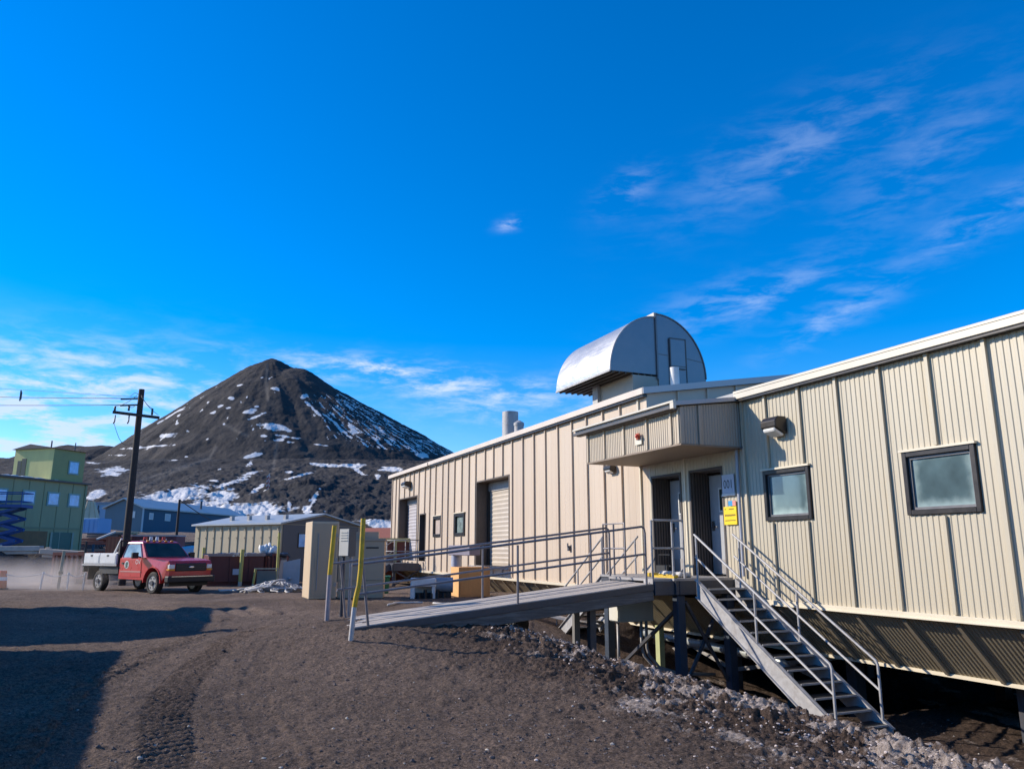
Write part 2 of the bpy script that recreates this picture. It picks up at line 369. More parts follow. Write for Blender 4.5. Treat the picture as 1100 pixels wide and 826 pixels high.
# ------------------------------------------------------------------ terrain
rng = np.random.default_rng(5)
_perm = rng.permutation(4096)
_g = rng.normal(size=(4096, 2)); _g /= np.linalg.norm(_g, axis=1)[:, None]
def pn(x, y):
    xi = np.floor(x).astype(np.int64); yi = np.floor(y).astype(np.int64)
    fx = x-xi; fy = y-yi
    def gr(a, b, dx, dy):
        h = _perm[(_perm[a & 4095]+b) & 4095]; g = _g[h]; return g[..., 0]*dx+g[..., 1]*dy
    u = fx*fx*fx*(fx*(fx*6-15)+10); v = fy*fy*fy*(fy*(fy*6-15)+10)
    a = gr(xi, yi, fx, fy); b = gr(xi+1, yi, fx-1, fy); c = gr(xi, yi+1, fx, fy-1); d = gr(xi+1, yi+1, fx-1, fy-1)
    return (a+(b-a)*u)+((c+(d-c)*u)-(a+(b-a)*u))*v
def fbm(x, y, o=4, rough=.5):
    s = 0; a = 1
    for i in range(o):
        s = s+a*pn(x*2**i+17.3*i, y*2**i+9.1*i); a *= rough
    return s
def nsm(x, a, b):
    t = np.clip((x-a)/(b-a), 0, 1); return t*t*(3-2*t)
def tcrest(s):
    return np.interp(s, [-20, 4, 6, 8, 10, 12, 13.5, 16, 20], [6.5, 6.35, 6.6, 6.35, 6.0, 5.65, 5.5, 5.9, 8])
def drop(s):
    return 1.06*(1-nsm(s, 13.6, 19.5))
def ground_base(X, Y):
    s = X*DX+Y*DY; t = X*DY-Y*DX
    z = -1.6+0.2*np.exp(-((s-23)/6.5)**2)*nsm(t, -1, 4)
    z = z+0.43*np.exp(-((s-13.4)/2.7)**2-((t-3.2)/2.6)**2)
    z = z+0.12*np.exp(-((s-11.5)/2.5)**2-((t-5.2)/1.0)**2)
    z = z-0.16*(1-nsm(s, 5, 11))*nsm(t, 3, 6)
    tc = tcrest(s)
    z = z-.75*nsm(t, 9.6, 11.5)*nsm(s, 10.0, 11.2)*(1-nsm(s, 15, 19))*(1-nsm(t, 19, 22))
    z = z-drop(s)*nsm(t, tc-.25, tc+2.3)*nsm(s, -30, -14)
    z = z+np.clip(t-23, 0, 12)*.2*(1-nsm(s, 16, 22))*nsm(s, -30, -14)
    r = np.hypot(X, Y)
    z = z+nsm(Y, 50, 95)*3.6*(1-nsm(t, 8, 14)*nsm(Y, 0, 60)*0)*(1-nsm(r, 900, 2000))
    z = z+nsm(Y, 110, 230)*2.6*(1-nsm(r, 900, 2000))
    return z
TRK = np.array([(-1.7, 3.5), (-2.64, 6.25), (-3.45, 8.2), (-4.04, 10.1), (-4.5, 13.4), (-4.3, 17), (-3.2, 21)])
def polydist(X, Y, pts):
    best = np.full(X.shape, 1e9); along = np.zeros(X.shape); side = np.zeros(X.shape); acc = 0
    for (x0, y0), (x1, y1) in zip(pts[:-1], pts[1:]):
        dx, dy = x1-x0, y1-y0; L = math.hypot(dx, dy)
        q = np.clip(((X-x0)*dx+(Y-y0)*dy)/(L*L), 0, 1)
        ex = X-(x0+q*dx); ey = Y-(y0+q*dy); d = np.hypot(ex, ey)
        sd = (ex*dy-ey*dx)/L
        m = d < best
        best = np.where(m, d, best); along = np.where(m, acc+q*L, along); side = np.where(m, sd, side); acc += L
    return best, along, side
def smooth_pts(p, n=6):
    p = np.array(p, float); out = []
    for i in range(len(p)-1):
        p0 = p[max(0, i-1)]; p1 = p[i]; p2 = p[i+1]; p3 = p[min(len(p)-1, i+2)]
        for k in range(n):
            u = k/n
            out.append(.5*((2*p1)+(-p0+p2)*u+(2*p0-5*p1+4*p2-p3)*u*u+(-p0+3*p1-3*p2+p3)*u**3))
    out.append(p[-1]); return np.array(out)
RUTS = [smooth_pts(q) for q in (
    [(-24, 27.2), (-17, 26.2), (-12, 24.6), (-8.5, 22.4), (-6.5, 19.5)],
    [(-24, 25.6), (-17, 24.8), (-12.5, 23.4), (-9.3, 21.4), (-7.4, 18.5)],
    [(-24, 28.9), (-16, 28.0), (-10, 26.6), (-6, 24.6)], [(-26, 24.0), (-18, 23.4), (-13.5, 22.2), (-10.5, 20.3)],
    [(-25, 30.6), (-16, 29.6), (-10, 28.6)])]
def ground_detail(X, Y):
    s = X*DX+Y*DY; t = X*DY-Y*DX; r = np.hypot(X, Y)
    near = 1-nsm(r, 25, 60)
    d = .035*fbm(X*.55, Y*.55, 3)+.022*fbm(X*2.3, Y*2.3, 3, .6)*near+.014*fbm(X*6, Y*6, 4, .75)*(1-nsm(r, 18, 34))
    tc = tcrest(s)
    band = np.exp(-((t-tc+.35)/1.0)**2)*nsm(s, 1.5, 4.5)*(1-nsm(s, 14.5, 16.5))
    wide = np.exp(-((t-tc+.5)/2.0)**2)*nsm(s, 1, 4)*(1-nsm(s, 14, 16))
    lump = np.abs(fbm(X*2.6+4, Y*2.6, 4, .62))
    d = d+band*(.13*lump+.05*np.abs(fbm(X*7, Y*7, 3, .6))-.04)+wide*(.08*np.abs(fbm(X*5, Y*5+7, 3, .65))-.015)
    b, al, sd = polydist(X, Y, smooth_pts(TRK))
    msk = (1-nsm(np.abs(sd), .19, .27))*(b < .3)*(1-nsm(al, 12, 17))
    saw = (al/.15-sd*3.2) % 1.0
    d = d*(1-.6*msk)-msk*.03+msk*.085*.80*np.where(saw < .7, saw/.7, (1-saw)/.3)*(.85+.3*pn(X*1.4, Y*1.4))
    for off, amp in ((-.62, .018), (.55, .012), (-1.75, .02), (-2.2, .016), (-2.7, .018), (1.1, .01)):
        q = np.exp(-((sd-off)/.07)**2)*(b < 4)*(1-nsm(al, 10, 20)); d = d-q*amp*(.6+.8*pn(X*.8, Y*.8))
    m2 = (1-nsm(np.abs(sd+.95), .17, .25))*(b < 1.4)*(1-nsm(al, 10, 16)); sw = (al/.16-sd*3.0) % 1.0
    d = d+m2*(.040*np.where(sw < .7, sw/.7, (1-sw)/.3)-.014)
    m3 = (1-nsm(np.abs(sd-.85), .13, .2))*(b < 1.4)*(1-nsm(al, 7, 13)); d = d-m3*.018*(.6+.8*np.abs(pn(X*1.1, Y*1.1)))
    bars = (b < 3.4)*(sd < -.9)*(sd > -3.2)*(1-nsm(al, 6, 12)); saw2 = (al/.21-sd*2.4) % 1.0
    d = d+bars*.09*np.abs(saw2-.5)*(.5+.5*nsm(pn(X*.9, Y*.9), -.2, .3))
    for q in RUTS:
        b, al, sd = polydist(X, Y, q)
        for o in (-.22, .22): d = d-.05*np.exp(-((sd-o)/.12)**2)*(b < 1)+.035*np.exp(-((sd-o*2.3)/.16)**2)*(b < 1.2)
    # exposed rubble under the wing
    und = nsm(t, 8.2, 9.5)*(1-nsm(t, 20, 22))*(s < 18)*(s > -10)
    d = d+und*.035*fbm(X*1.6, Y*1.6, 4, .6)
    d = d+nsm(Y, 50, 90)*.5*fbm(X*.09, Y*.09, 4)*(r < 240)
    ice = np.clip(1.15*band*nsm(fbm(X*1.3, Y*1.3, 4, .6)+.02+.30*np.exp(-((t-tc+.02)/.3)**2), .0, .42)
                  + .86*wide*(1-nsm(s, 8, 10.5))*nsm(fbm(X*1.1+3, Y*1.1, 4, .65), -.05, .4), 0, 1)
    ice = np.maximum(ice, .8*und*nsm(fbm(X*.8, Y*.8+2, 3), .18, .5))
    ice = np.maximum(ice, .55*np.exp(-((s-27)/6)**2-((t-4.6)/1.3)**2)*nsm(fbm(X*1.1, Y*1.1, 3), .05, .4))
    return d, ice
def gz(X, Y):
    X = np.array([float(X)]); Y = np.array([float(Y)]); d, _ = ground_detail(X, Y); return float((ground_base(X, Y)+d)[0])
def gzb(s, t):
    x, y, _ = W(s, t); return gz(x, y)

def grid_mesh(name, X, Y, Z, attrs, mat, wrap=False, label=None, kind='structure', smooth=True):
    nr, na = X.shape
    co = np.stack([X, Y, Z], -1).reshape(-1, 3)
    i = np.arange(nr-1)[:, None]; na2 = na if wrap else na-1
    k = np.arange(na2)[None, :]; k2 = (k+1) % na
    f = np.stack([i*na+k, i*na+k2, (i+1)*na+k2, (i+1)*na+k], -1).reshape(-1, 4)
    me = bpy.data.meshes.new(name)
    me.vertices.add(len(co)); me.vertices.foreach_set('co', co.astype(np.float32).ravel())
    me.loops.add(f.size); me.loops.foreach_set('vertex_index', f.astype(np.int32).ravel())
    me.polygons.add(len(f)); me.polygons.foreach_set('loop_start', np.arange(0, f.size, 4, dtype=np.int32))
    me.polygons.foreach_set('loop_total', np.full(len(f), 4, np.int32))
    me.polygons.foreach_set('use_smooth', np.full(len(f), smooth))
    me.update(); me.validate()
    for n, a in attrs.items():
        at = me.attributes.new(n, 'FLOAT', 'POINT'); at.data.foreach_set('value', a.astype(np.float32).ravel())
    me.materials.append(mat)
    o = bpy.data.objects.new(name, me); COL.objects.link(o); o['kind'] = kind
    if label: o['label'] = label
    return o

def ground_material():
    m = bpy.data.materials.new('volcanic_gravel'); m.use_nodes = True
    nt = m.node_tree; N = nt.nodes; L = nt.links; b = N['Principled BSDF']
    tc = N.new('ShaderNodeTexCoord')
    def noise(sc, det=6, ro=.6):
        n = N.new('ShaderNodeTexNoise'); n.inputs['Scale'].default_value = sc; n.inputs['Detail'].default_value = det
        n.inputs['Roughness'].default_value = ro; L.new(tc.outputs['Object'], n.inputs['Vector']); return n.outputs['Fac']
    def ramp(v, pts):
        r = N.new('ShaderNodeValToRGB'); L.new(v, r.inputs[0]); e = r.color_ramp.elements
        e[0].position, e[0].color = pts[0][0], (*pts[0][1], 1); e[1].position, e[1].color = pts[-1][0], (*pts[-1][1], 1)
        for p, c in pts[1:-1]:
            x = e.new(p); x.color = (*c, 1)
        return r.outputs[0]
    big = ramp(noise(.35, 5), [(.3, (.120, .085, .065)), (.5, (.165, .118, .089)), (.7, (.208, .149, .112))])
    fine = ramp(noise(30, 5, .85), [(.34, (.24, .23, .24)), (.48, (1, 1, 1)), (.66, (2.1, 2.05, 2.0))])
    mid = ramp(noise(7, 6, .7), [(.3, (.70, .69, .69)), (.7, (1.28, 1.27, 1.26))])
    m1 = N.new('ShaderNodeMix'); m1.data_type = 'RGBA'; m1.blend_type = 'MULTIPLY'; m1.inputs['Factor'].default_value = 1
    L.new(big, m1.inputs[6]); L.new(fine, m1.inputs[7])
    m2 = N.new('ShaderNodeMix'); m2.data_type = 'RGBA'; m2.blend_type = 'MULTIPLY'; m2.inputs['Factor'].default_value = 1
    L.new(m1.outputs[2], m2.inputs[6]); L.new(mid, m2.inputs[7])
    dp = N.new('ShaderNodeAttribute'); dp.attribute_name = 'damp_shade'
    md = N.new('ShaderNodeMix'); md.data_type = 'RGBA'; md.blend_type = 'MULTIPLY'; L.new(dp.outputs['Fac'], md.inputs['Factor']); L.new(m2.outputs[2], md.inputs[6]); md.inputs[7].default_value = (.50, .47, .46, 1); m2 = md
    at = N.new('ShaderNodeAttribute'); at.attribute_name = 'ice'
    ad = N.new('ShaderNodeMath'); ad.operation = 'ADD'; L.new(at.outputs['Fac'], ad.inputs[0])
    nn = N.new('ShaderNodeMapRange'); L.new(noise(16, 9, .85), nn.inputs['Value']); nn.inputs['To Min'].default_value = -1.1; nn.inputs['To Max'].default_value = 1.1
    L.new(nn.outputs[0], ad.inputs[1])
    th = N.new('ShaderNodeMapRange'); th.interpolation_type = 'SMOOTHSTEP'; L.new(ad.outputs[0], th.inputs['Value'])
    th.inputs['From Min'].default_value = .42; th.inputs['From Max'].default_value = .85
    ml = N.new('ShaderNodeMath'); ml.operation = 'MULTIPLY'; L.new(th.outputs[0], ml.inputs[0])
    gt = N.new('ShaderNodeMath'); gt.operation = 'GREATER_THAN'; gt.inputs[1].default_value = .03; L.new(at.outputs['Fac'], gt.inputs[0])
    L.new(gt.outputs[0], ml.inputs[1])
    m3 = N.new('ShaderNodeMix'); m3.data_type = 'RGBA'; L.new(ml.outputs[0], m3.inputs['Factor']); L.new(m2.outputs[2], m3.inputs[6])
    icec = ramp(noise(19, 5), [(.3, (.29, .225, .185)), (.7, (.68, .57, .49))]); L.new(icec, m3.inputs[7])
    L.new(m3.outputs[2], b.inputs['Base Color'])
    b.inputs['Roughness'].default_value = .95; b.inputs['Specular IOR Level'].default_value = .25
    bp = N.new('ShaderNodeBump'); bp.inputs['Strength'].default_value = 1.0; bp.inputs['Distance'].default_value = .055
    L.new(noise(26, 6, .8), bp.inputs['Height'])
    bp2 = N.new('ShaderNodeBump'); bp2.inputs['Strength'].default_value = .7; bp2.inputs['Distance'].default_value = .025
    L.new(noise(85, 3, .7), bp2.inputs['Height']); L.new(bp.outputs[0], bp2.inputs['Normal']); L.new(bp2.outputs[0], b.inputs['Normal'])
    return m

def angs():
    a = list(np.linspace(R(-41), R(41), 760)); b = list(np.linspace(R(41), R(319), 90)[1:-1])
    return np.array(a+b)
A = angs()
rr = [1.0]
while rr[-1] < 4.2: rr.append(rr[-1]*1.06)
while rr[-1] < 15: rr.append(rr[-1]*1.0045)
while rr[-1] < 46: rr.append(rr[-1]*1.0066)
while rr[-1] < 4500: rr.append(rr[-1]*1.045)
RR = np.array(rr)
gx = RR[:, None]*np.sin(A)[None, :]; gy = RR[:, None]*np.cos(A)[None, :]
gd, gice = ground_detail(gx, gy)
gzz = ground_base(gx, gy)+gd
# keep the yard from poking through the hill's foot
gs = gx*DX+gy*DY; gt_ = gx*DY-gy*DX
gdamp_shade = np.clip(np.exp(-((gt_-tcrest(gs)+.9)/1.5)**2)*nsm(gs, 0, 4)*(1-nsm(gs, 14, 18))*nsm(fbm(gx*.7, gy*.7, 4), -.45, .2)+.55*nsm(fbm(gx*.16+3, gy*.16, 4), .12, .4)+nsm(gt_, 7.8, 8.8)*(gs < 19)*(gt_ < 24), 0, 1)  # damp patches, plus painted shade on the soil beneath the building
grid_mesh('ground', gx, gy, gzz, {'ice': gice, 'damp_shade': gdamp_shade}, ground_material(), wrap=True, label='dark brown volcanic gravel yard with tyre tracks')
# centre patch under the camera
cp = MB(); n0 = len(A)
cp.add([(gx[0, i], gy[0, i], gzz[0, i]) for i in range(0, n0, 4)], [tuple(range(len(range(0, n0, 4))))])
o = cp.build('ground_patch', bpy.data.materials['volcanic_gravel']); o['kind'] = 'structure'

# ---- the hill behind the yard
def hill_height(X, Y):
    xc, yc, zp = -194.5, 600.0, 151.0
    r = np.hypot(X-xc, Y-yc); ph = np.arctan2(X-xc, -(Y-yc))      # 0 = towards the camera, + = right
    k = .685-.135*np.sin(ph)
    cone = zp-k*np.sqrt(r*r+9*9)+4.0-12*np.clip((r-60)/60, 0, 1)*np.clip(np.cos(ph), 0, 1)*.3
    ridge = fbm(ph*5, r*.012, 3)*np.clip(r*.03, 0, 3)
    cone = cone+ridge+1.1*fbm(X*.05, Y*.05, 5, .6)+.6*np.abs(fbm(X*.11, Y*.11, 4, .65))
    cone = cone+2.4*np.exp(-((X+158)/10)**2-((Y-590)/40)**2)-2.2*np.exp(-((X+177)/7)**2-((Y-590)/40)**2)
    sh = 76+2*fbm(X*.01, Y*.01, 3)-.22*np.maximum(0, -X-338)+1.5*fbm(X*.06, Y*.06, 3)-.10*np.maximum(0, -X-360)-.35*np.maximum(0, X+300)*1.0
    sh = sh*nsm(Y, 420, 585)
    bench = 46+3.5*fbm(X*.018, Y*.018, 4)+1.2*fbm(X*.07, Y*.07, 3)
    low = 5+(Y-225)*.235+2.4*fbm(X*.022+5, Y*.022, 6, .62)
    steep = np.clip((X+190)/80, 0, 1)*np.clip(1-(Y-300)/200, 0, 1)       # rougher, darker bank on the right
    low = low+steep*(2.4*np.abs(fbm(X*.06, Y*.06, 5, .68)))
    low = np.minimum(low, bench+.02*(Y-400))
    h = np.maximum(low, np.maximum(cone, sh))
    return h*nsm(Y, 195, 240)+(-8)*(1-nsm(Y, 195, 240))
pxs = np.concatenate([np.linspace(-900, -60, 60)[:-1], np.linspace(-60, 520, 560), np.linspace(520, 1500, 60)[1:]])
hy = np.concatenate([np.linspace(200, 420, 150), np.linspace(421.5, 640, 190), np.linspace(645, 1100, 30)])
HX = ((pxs-550)/826*1.005)[None, :]*hy[:, None]; HY = np.repeat(hy[:, None], len(pxs), 1)
HZ = hill_height(HX, HY)
HZ = np.where(HY > 700, np.minimum(HZ, 60), HZ)
S_, C_ = math.sin(R(12.095)), math.cos(R(12.095))
yc = HY*C_+HZ*S_; PX = 550+826*HX/yc; PY = 413-826*(-HY*S_+HZ*C_)/yc
snow = np.zeros_like(HZ)
wob = 3.2*fbm(HX*.07, HY*.07, 3); wob2 = 3.2*fbm(HX*.07+9, HY*.07+4, 3)
def patch(cx, cy, rx, ry, ang=0, g=1.0):
    a = R(-ang); x = PX-cx+wob; y = PY-cy+wob2*min(1, ry/4)*.8
    p = (x*math.cos(a)+y*math.sin(a))/rx; q = (-x*math.sin(a)+y*math.cos(a))/ry
    np.maximum(snow, g*(1.35-1.0*np.hypot(p, q)).clip(0, .95), out=snow)
for q in [(122, 506, 18, 6.5, 4), (102, 531, 14, 5, 20), (160, 480, 32, 1.4, 4), (180, 468, 10, 2.6, 2), (188, 444, 14, 1.3, 30), (172, 453, 6, 1.3, 30),
          (190, 531, 50, 9, 8), (170, 540, 30, 8, 8), (238, 533, 20, 9, 0), (225, 545, 30, 9, 0), (250, 518, 24, 2.6, 18), (276, 525, 14, 2.4, 30), (268, 549, 50, 10, 4), (296, 459, 23, 4, -8), (276, 447, 13, 1.5, 20),
          (266, 442, 9, 3, 10), (275, 437, 4, 1.6, 10), (308, 469, 13, 1.5, -8), (272, 489, 12, 2.4, 12), (268, 498, 5, 2.5, 40), (311, 475, 5, 2, 0), (300, 472, 7, 2, 0), (283, 468, 4, 1.6, 0),
          (354, 500, 22, 2, -3), (376, 500, 16, 2.6, -2), (386, 506, 12, 1.6, -25), (421, 504, 15, 2.8, -4), (310, 507, 9, 2, 0), (318, 512, 18, 1.6, 15), (453, 489, 9, 3.2, -5), (338, 498, 8, 1.4, 0),
          (236, 436, 4, 1.6, 20), (230, 443, 4, 1.6, 20), (246, 438, 4, 1.2, 10), (248, 428, 3, 2, 10), (224, 432, 2, 1.6, 0), (256, 414, 3, 1, 20), (266, 427, 2.4, 1.4, 20), (296, 417, 5, 2, -10),
          (327, 425, 3, 5, -60), (338, 440, 22, 1.6, -42), (360, 455, 20, 1.5, -40), (345, 478, 12, 1.2, -5), (286, 545, 4, 9, 0), (310, 542, 3, 8, 10), (338, 535, 3, 10, -30), (350, 550, 6, 2, -20),
          (398, 560, 20, 3, -5), (420, 564, 26, 5, 0), (330, 548, 6, 5, 0), (228, 516, 6, 1.2, 0), (236, 504, 3, 1.2, 0), (186, 494, 4, 1, 0), (405, 512, 4, 3, -40), (270, 508, 14, 1.2, 12), (128, 489, 9, 1, 0), (98, 497, 10, 1.1, -5)]:
    patch(*q)
# wind-blown streaks down the right flank
xc, yc_ = -194.5, 600.0
rad = np.hypot(HX-xc, HY-yc_); ph = np.arctan2(HX-xc, -(HY-yc_))
def inside(poly):
    c = np.zeros(PX.shape, bool); n = len(poly)
    for i in range(n):
        x0, y0 = poly[i]; x1, y1 = poly[(i+1) % n]
        cond = ((y0 > PY) != (y1 > PY)) & (PX < (x1-x0)*(PY-y0)/(y1-y0+1e-9)+x0); c ^= cond
    return c
st_ = fbm(ph*52+fbm(HX*.03, HY*.03, 2)*1.2, rad*.06, 4, .68)
flank = inside([(362, 421), (400, 440), (440, 462), (492, 486), (478, 489), (420, 483), (375, 478), (352, 445)])
snow = np.maximum(snow, np.where(flank, np.clip((st_+.04)*3.0, 0, 1), 0))
flank2 = inside([(322, 424), (362, 424), (380, 478), (352, 474)])
snow = np.maximum(snow, np.where(flank2, np.clip((st_-.22)*2.6, 0, .9), 0))
sp = pn(HX*.09, HY*.16); snow = np.maximum(snow, np.clip((sp-.5)*5, 0, 1)*(PY > 500)*(PX > 230)*.9)
sp2 = fbm(HX*.12+HY*.05, HY*.10, 3, .6); snow = np.maximum(snow, np.clip((sp2-.46)*4, 0, .85)*(PX < 300)*(PX > 150)*(PY > 405)*(PY < 500))
snow = np.where(snow > .05, np.clip(snow+.55*fbm(HX*.16, HY*.16, 3, .7), 0, 1), snow)
pth = np.zeros_like(HZ)
for q in ([(298, 472), (296, 486), (294, 503)], [(287, 392), (286, 410), (288, 430)], [(240, 455), (252, 462), (266, 468)], [(150, 525), (190, 505), (225, 492), (232, 480)], [(110, 540), (150, 516), (200, 500)]):
    b, al, sd = polydist(PX, PY, np.array(q, float)); pth = np.maximum(pth, np.exp(-(b/1.7)**2))
drk = np.clip((PX-290)/40, 0, 1)*np.clip((PY-505)/10, 0, 1)
def hill_material():
    m = bpy.data.materials.new('hill_scoria'); m.use_nodes = True
    nt = m.node_tree; N = nt.nodes; L = nt.links; b = N['Principled BSDF']; tc = N.new('ShaderNodeTexCoord')
    def noise(sc, det=6, ro=.6):
        n = N.new('ShaderNodeTexNoise'); n.inputs['Scale'].default_value = sc; n.inputs['Detail'].default_value = det
        n.inputs['Roughness'].default_value = ro; L.new(tc.outputs['Object'], n.inputs['Vector']); return n.outputs['Fac']
    r = N.new('ShaderNodeValToRGB'); L.new(noise(.045, 9, .68), r.inputs[0]); e = r.color_ramp.elements
    e[0].position = .3; e[0].color = (.029, .027, .027, 1); e[1].position = .72; e[1].color = (.084, .072, .064, 1)
    x = e.new(.5); x.color = (.052, .047, .045, 1)
    def att(n):
        a = N.new('ShaderNodeAttribute'); a.attribute_name = n; return a.outputs['Fac']
    def mix(f, c0, c1):
        q = N.new('ShaderNodeMix'); q.data_type = 'RGBA'; L.new(f, q.inputs['Factor'])
        for i, c in ((6, c0), (7, c1)):
            if isinstance(c, tuple): q.inputs[i].default_value = (*c, 1)
            else: L.new(c, q.inputs[i])
        return q.outputs[2]
    pm = N.new('ShaderNodeMath'); pm.operation = 'MULTIPLY'; pm.inputs[1].default_value = .5; L.new(att('track'), pm.inputs[0])
    c = mix(pm.outputs[0], r.outputs[0], (.17, .15, .13))
    dm = N.new('ShaderNodeMath'); dm.operation = 'MULTIPLY'; dm.inputs[1].default_value = .45; L.new(att('basalt'), dm.inputs[0])
    c = mix(dm.outputs[0], c, (.028, .027, .029))
    ad = N.new('ShaderNodeMath'); ad.operation = 'ADD'; L.new(att('snow'), ad.inputs[0])
    nn = N.new('ShaderNodeMapRange'); L.new(noise(.16, 9, .78), nn.inputs['Value']); nn.inputs['To Min'].default_value = -.85; nn.inputs['To Max'].default_value = .85
    L.new(nn.outputs[0], ad.inputs[1])
    th = N.new('ShaderNodeMapRange'); th.interpolation_type = 'SMOOTHSTEP'; L.new(ad.outputs[0], th.inputs['Value'])
    th.inputs['From Min'].default_value = .42; th.inputs['From Max'].default_value = .72
    c = mix(th.outputs[0], c, (.68, .66, .64)); L.new(c, b.inputs['Base Color'])
    b.inputs['Roughness'].default_value = .95; b.inputs['Specular IOR Level'].default_value = .15
    bp = N.new('ShaderNodeBump'); bp.inputs['Strength'].default_value = .6; bp.inputs['Distance'].default_value = 1.6
    L.new(noise(.16, 8, .7), bp.inputs['Height']); L.new(bp.outputs[0], b.inputs['Normal'])
    return m
grid_mesh('hill', HX, HY, HZ, {'snow': snow, 'track': pth, 'basalt': drk}, hill_material(), label='dark conical volcanic hill streaked with snow')

# ---- loose stones and ice lumps (countless)
def scatter(name, n, place, size, mat, label, seed, lump=False):
    g = np.random.default_rng(seed); V = []; F = []; base = 0
    ico = [(0, 0, 1), (.89, 0, .45), (.28, .85, .45), (-.72, .53, .45), (-.72, -.53, .45), (.28, -.85, .45), (.72, .53, -.45), (-.28, .85, -.45), (-.89, 0, -.45), (-.28, -.85, -.45), (.72, -.53, -.45), (0, 0, -1)]
    fc = [(0, 1, 2), (0, 2, 3), (0, 3, 4), (0, 4, 5), (0, 5, 1), (1, 6, 2), (2, 7, 3), (3, 8, 4), (4, 9, 5), (5, 10, 1), (6, 7, 2), (7, 8, 3), (8, 9, 4), (9, 10, 5), (10, 6, 1), (11, 7, 6), (11, 8, 7), (11, 9, 8), (11, 10, 9), (11, 6, 10)]
    ico = np.array(ico); fc = np.array(fc)
    xs, ys = place(g, n); d, _ = ground_detail(xs, ys); zs = ground_base(xs, ys)+d
    sz = size(g, len(xs))
    for i in range(len(xs)):
        sc = sz[i]*g.uniform(.6, 1.2, 3)*np.array([1, 1, .75]); j = ico*(1+g.uniform(-.28, .28, (12, 1)))*sc
        a = g.uniform(0, 6.28); c, s2 = math.cos(a), math.sin(a)
        q = np.stack([j[:, 0]*c-j[:, 1]*s2, j[:, 0]*s2+j[:, 1]*c, j[:, 2]], -1)+np.array([xs[i], ys[i], zs[i]-sz[i]*.12])
        V.append(q); F.append(fc+base); base += 12
    V = np.concatenate(V); F = np.concatenate(F)
    me = bpy.data.meshes.new(name); me.from_pydata(V.tolist(), [], F.tolist()); me.materials.append(mat); me.update()
    o = bpy.data.objects.new(name, me); COL.objects.link(o); return tag(o, label, None, kind='stuff')
def pl_gravel(g, n):
    a = g.uniform(R(-38), R(40), n); r = 4.5*np.exp(g.uniform(0, 1, n)*math.log(26/4.5)); return r*np.sin(a), r*np.cos(a)
scatter('loose_gravel', 15000, pl_gravel, lambda g, n: .007*np.exp(g.exponential(.36, n)).clip(1, 3.4), stone_m, 'loose gravel and small stones scattered over the yard', 3)
def pl_ice(g, n):
    s = g.uniform(3.5, 14.2, n); t = tcrest(s)+g.normal(-.25, .42, n)-(s < 8.5)*g.exponential(.5, n)
    return s*DX+t*DY, s*DY-t*DX
scatter('dirty_ice_lumps', 1500, pl_ice, lambda g, n: .010*np.exp(g.exponential(.4, n)).clip(1, 2.4), ice_m, 'lumps of dirty ice and frozen grit along the bank edge', 11)
scatter('bank_clods', 1600, pl_ice, lambda g, n: .011*np.exp(g.exponential(.4, n)).clip(1, 2.8), M('dark_clod', (.085, .064, .055), .95, 0, .4, 4, spec=.1), 'dark clods of grit along the bank edge', 12)

scatter('pale_stones', 700, pl_gravel, lambda g, n: .007*np.exp(g.exponential(.4, n)).clip(1, 3), conc_m, 'few pale stones among the dark gravel', 23)
# ------------------------------------------------------------------ the station building
ST_ = bthing('station_building', 'long tan metal-sided building with ribbed wall, entrance canopy and slanted skirt', 'building', 12, 10, -2.6)
T0 = 10.0
SM0, SM1, SM2 = -9.0, 15.30, 39.2      # wing end, wing/garage joint, far end
ZB, ZW, ZG = -.91, 2.90, 3.62
D1 = (14.10, 15.16, -.53, 1.60); D2 = (12.67, 13.70, -.53, 1.60)
WR = (7.196, 8.337, .515, 1.405); WL_ = (10.285, 11.40, .528, 1.405)
G1 = (23.72, 26.75, -.56, 2.40); G2 = (34.6, 37.68, -.50, 2.40); D3 = (33.2, 34.05, -.50, 1.52)
W1 = (30.88, 31.95, .529, 1.350); W2 = (28.03, 29.15, .529, 1.350)
def minus(z0, z1, s, holes):
    iv = [(z0, z1)]
    for h in holes:
        if h[0]-1e-6 < s < h[1]+1e-6:
            n = []
            for a, b in iv:
                if h[3] <= a or h[2] >= b: n.append((a, b)); continue
                if h[2] > a: n.append((a, h[2]))
                if h[3] < b: n.append((h[3], b))
            iv = n
    return iv
def corr(mb, s0, s1, z0, z1, holes, pitch, amp, t=T0, prof=((0, 0), (.34, 0), (.46, 1), (.88, 1), (1, 0))):
    pts = set([s0, s1])
    for h in holes:
        for q in h[:2]:
            if s0 < q < s1: pts.add(q)
    k = math.floor(s0/pitch)
    while k*pitch < s1:
        for a, _ in prof[:-1]:
            q = (k+a)*pitch
            if s0 < q < s1: pts.add(q)
        k += 1
    pts = sorted(pts)
    def dep(s):
        x = (s/pitch) % 1.0
        for (a, da), (b, db) in zip(prof[:-1], prof[1:]):
            if a <= x <= b: return t-amp*(da+(db-da)*(x-a)/(b-a))
        return t
    for a, b in zip(pts[:-1], pts[1:]):
        if b-a < 1e-5: continue
        for z, zz in minus(z0, z1, (a+b)/2, holes):
            mb.quad(P(a, dep(a+1e-7), z), P(b, dep(b-1e-7), z), P(b, dep(b-1e-7), zz), P(a, dep(a+1e-7), zz))
def battens(mb, seams, z0, z1, holes, w=.055, dep=.06, t=T0):
    for s in seams:
        for a, b in minus(z0, z1, s, holes):
            if b-a > .03: mb.box((t-dep, s-w/2, a), (t-.002, s+w/2, b))
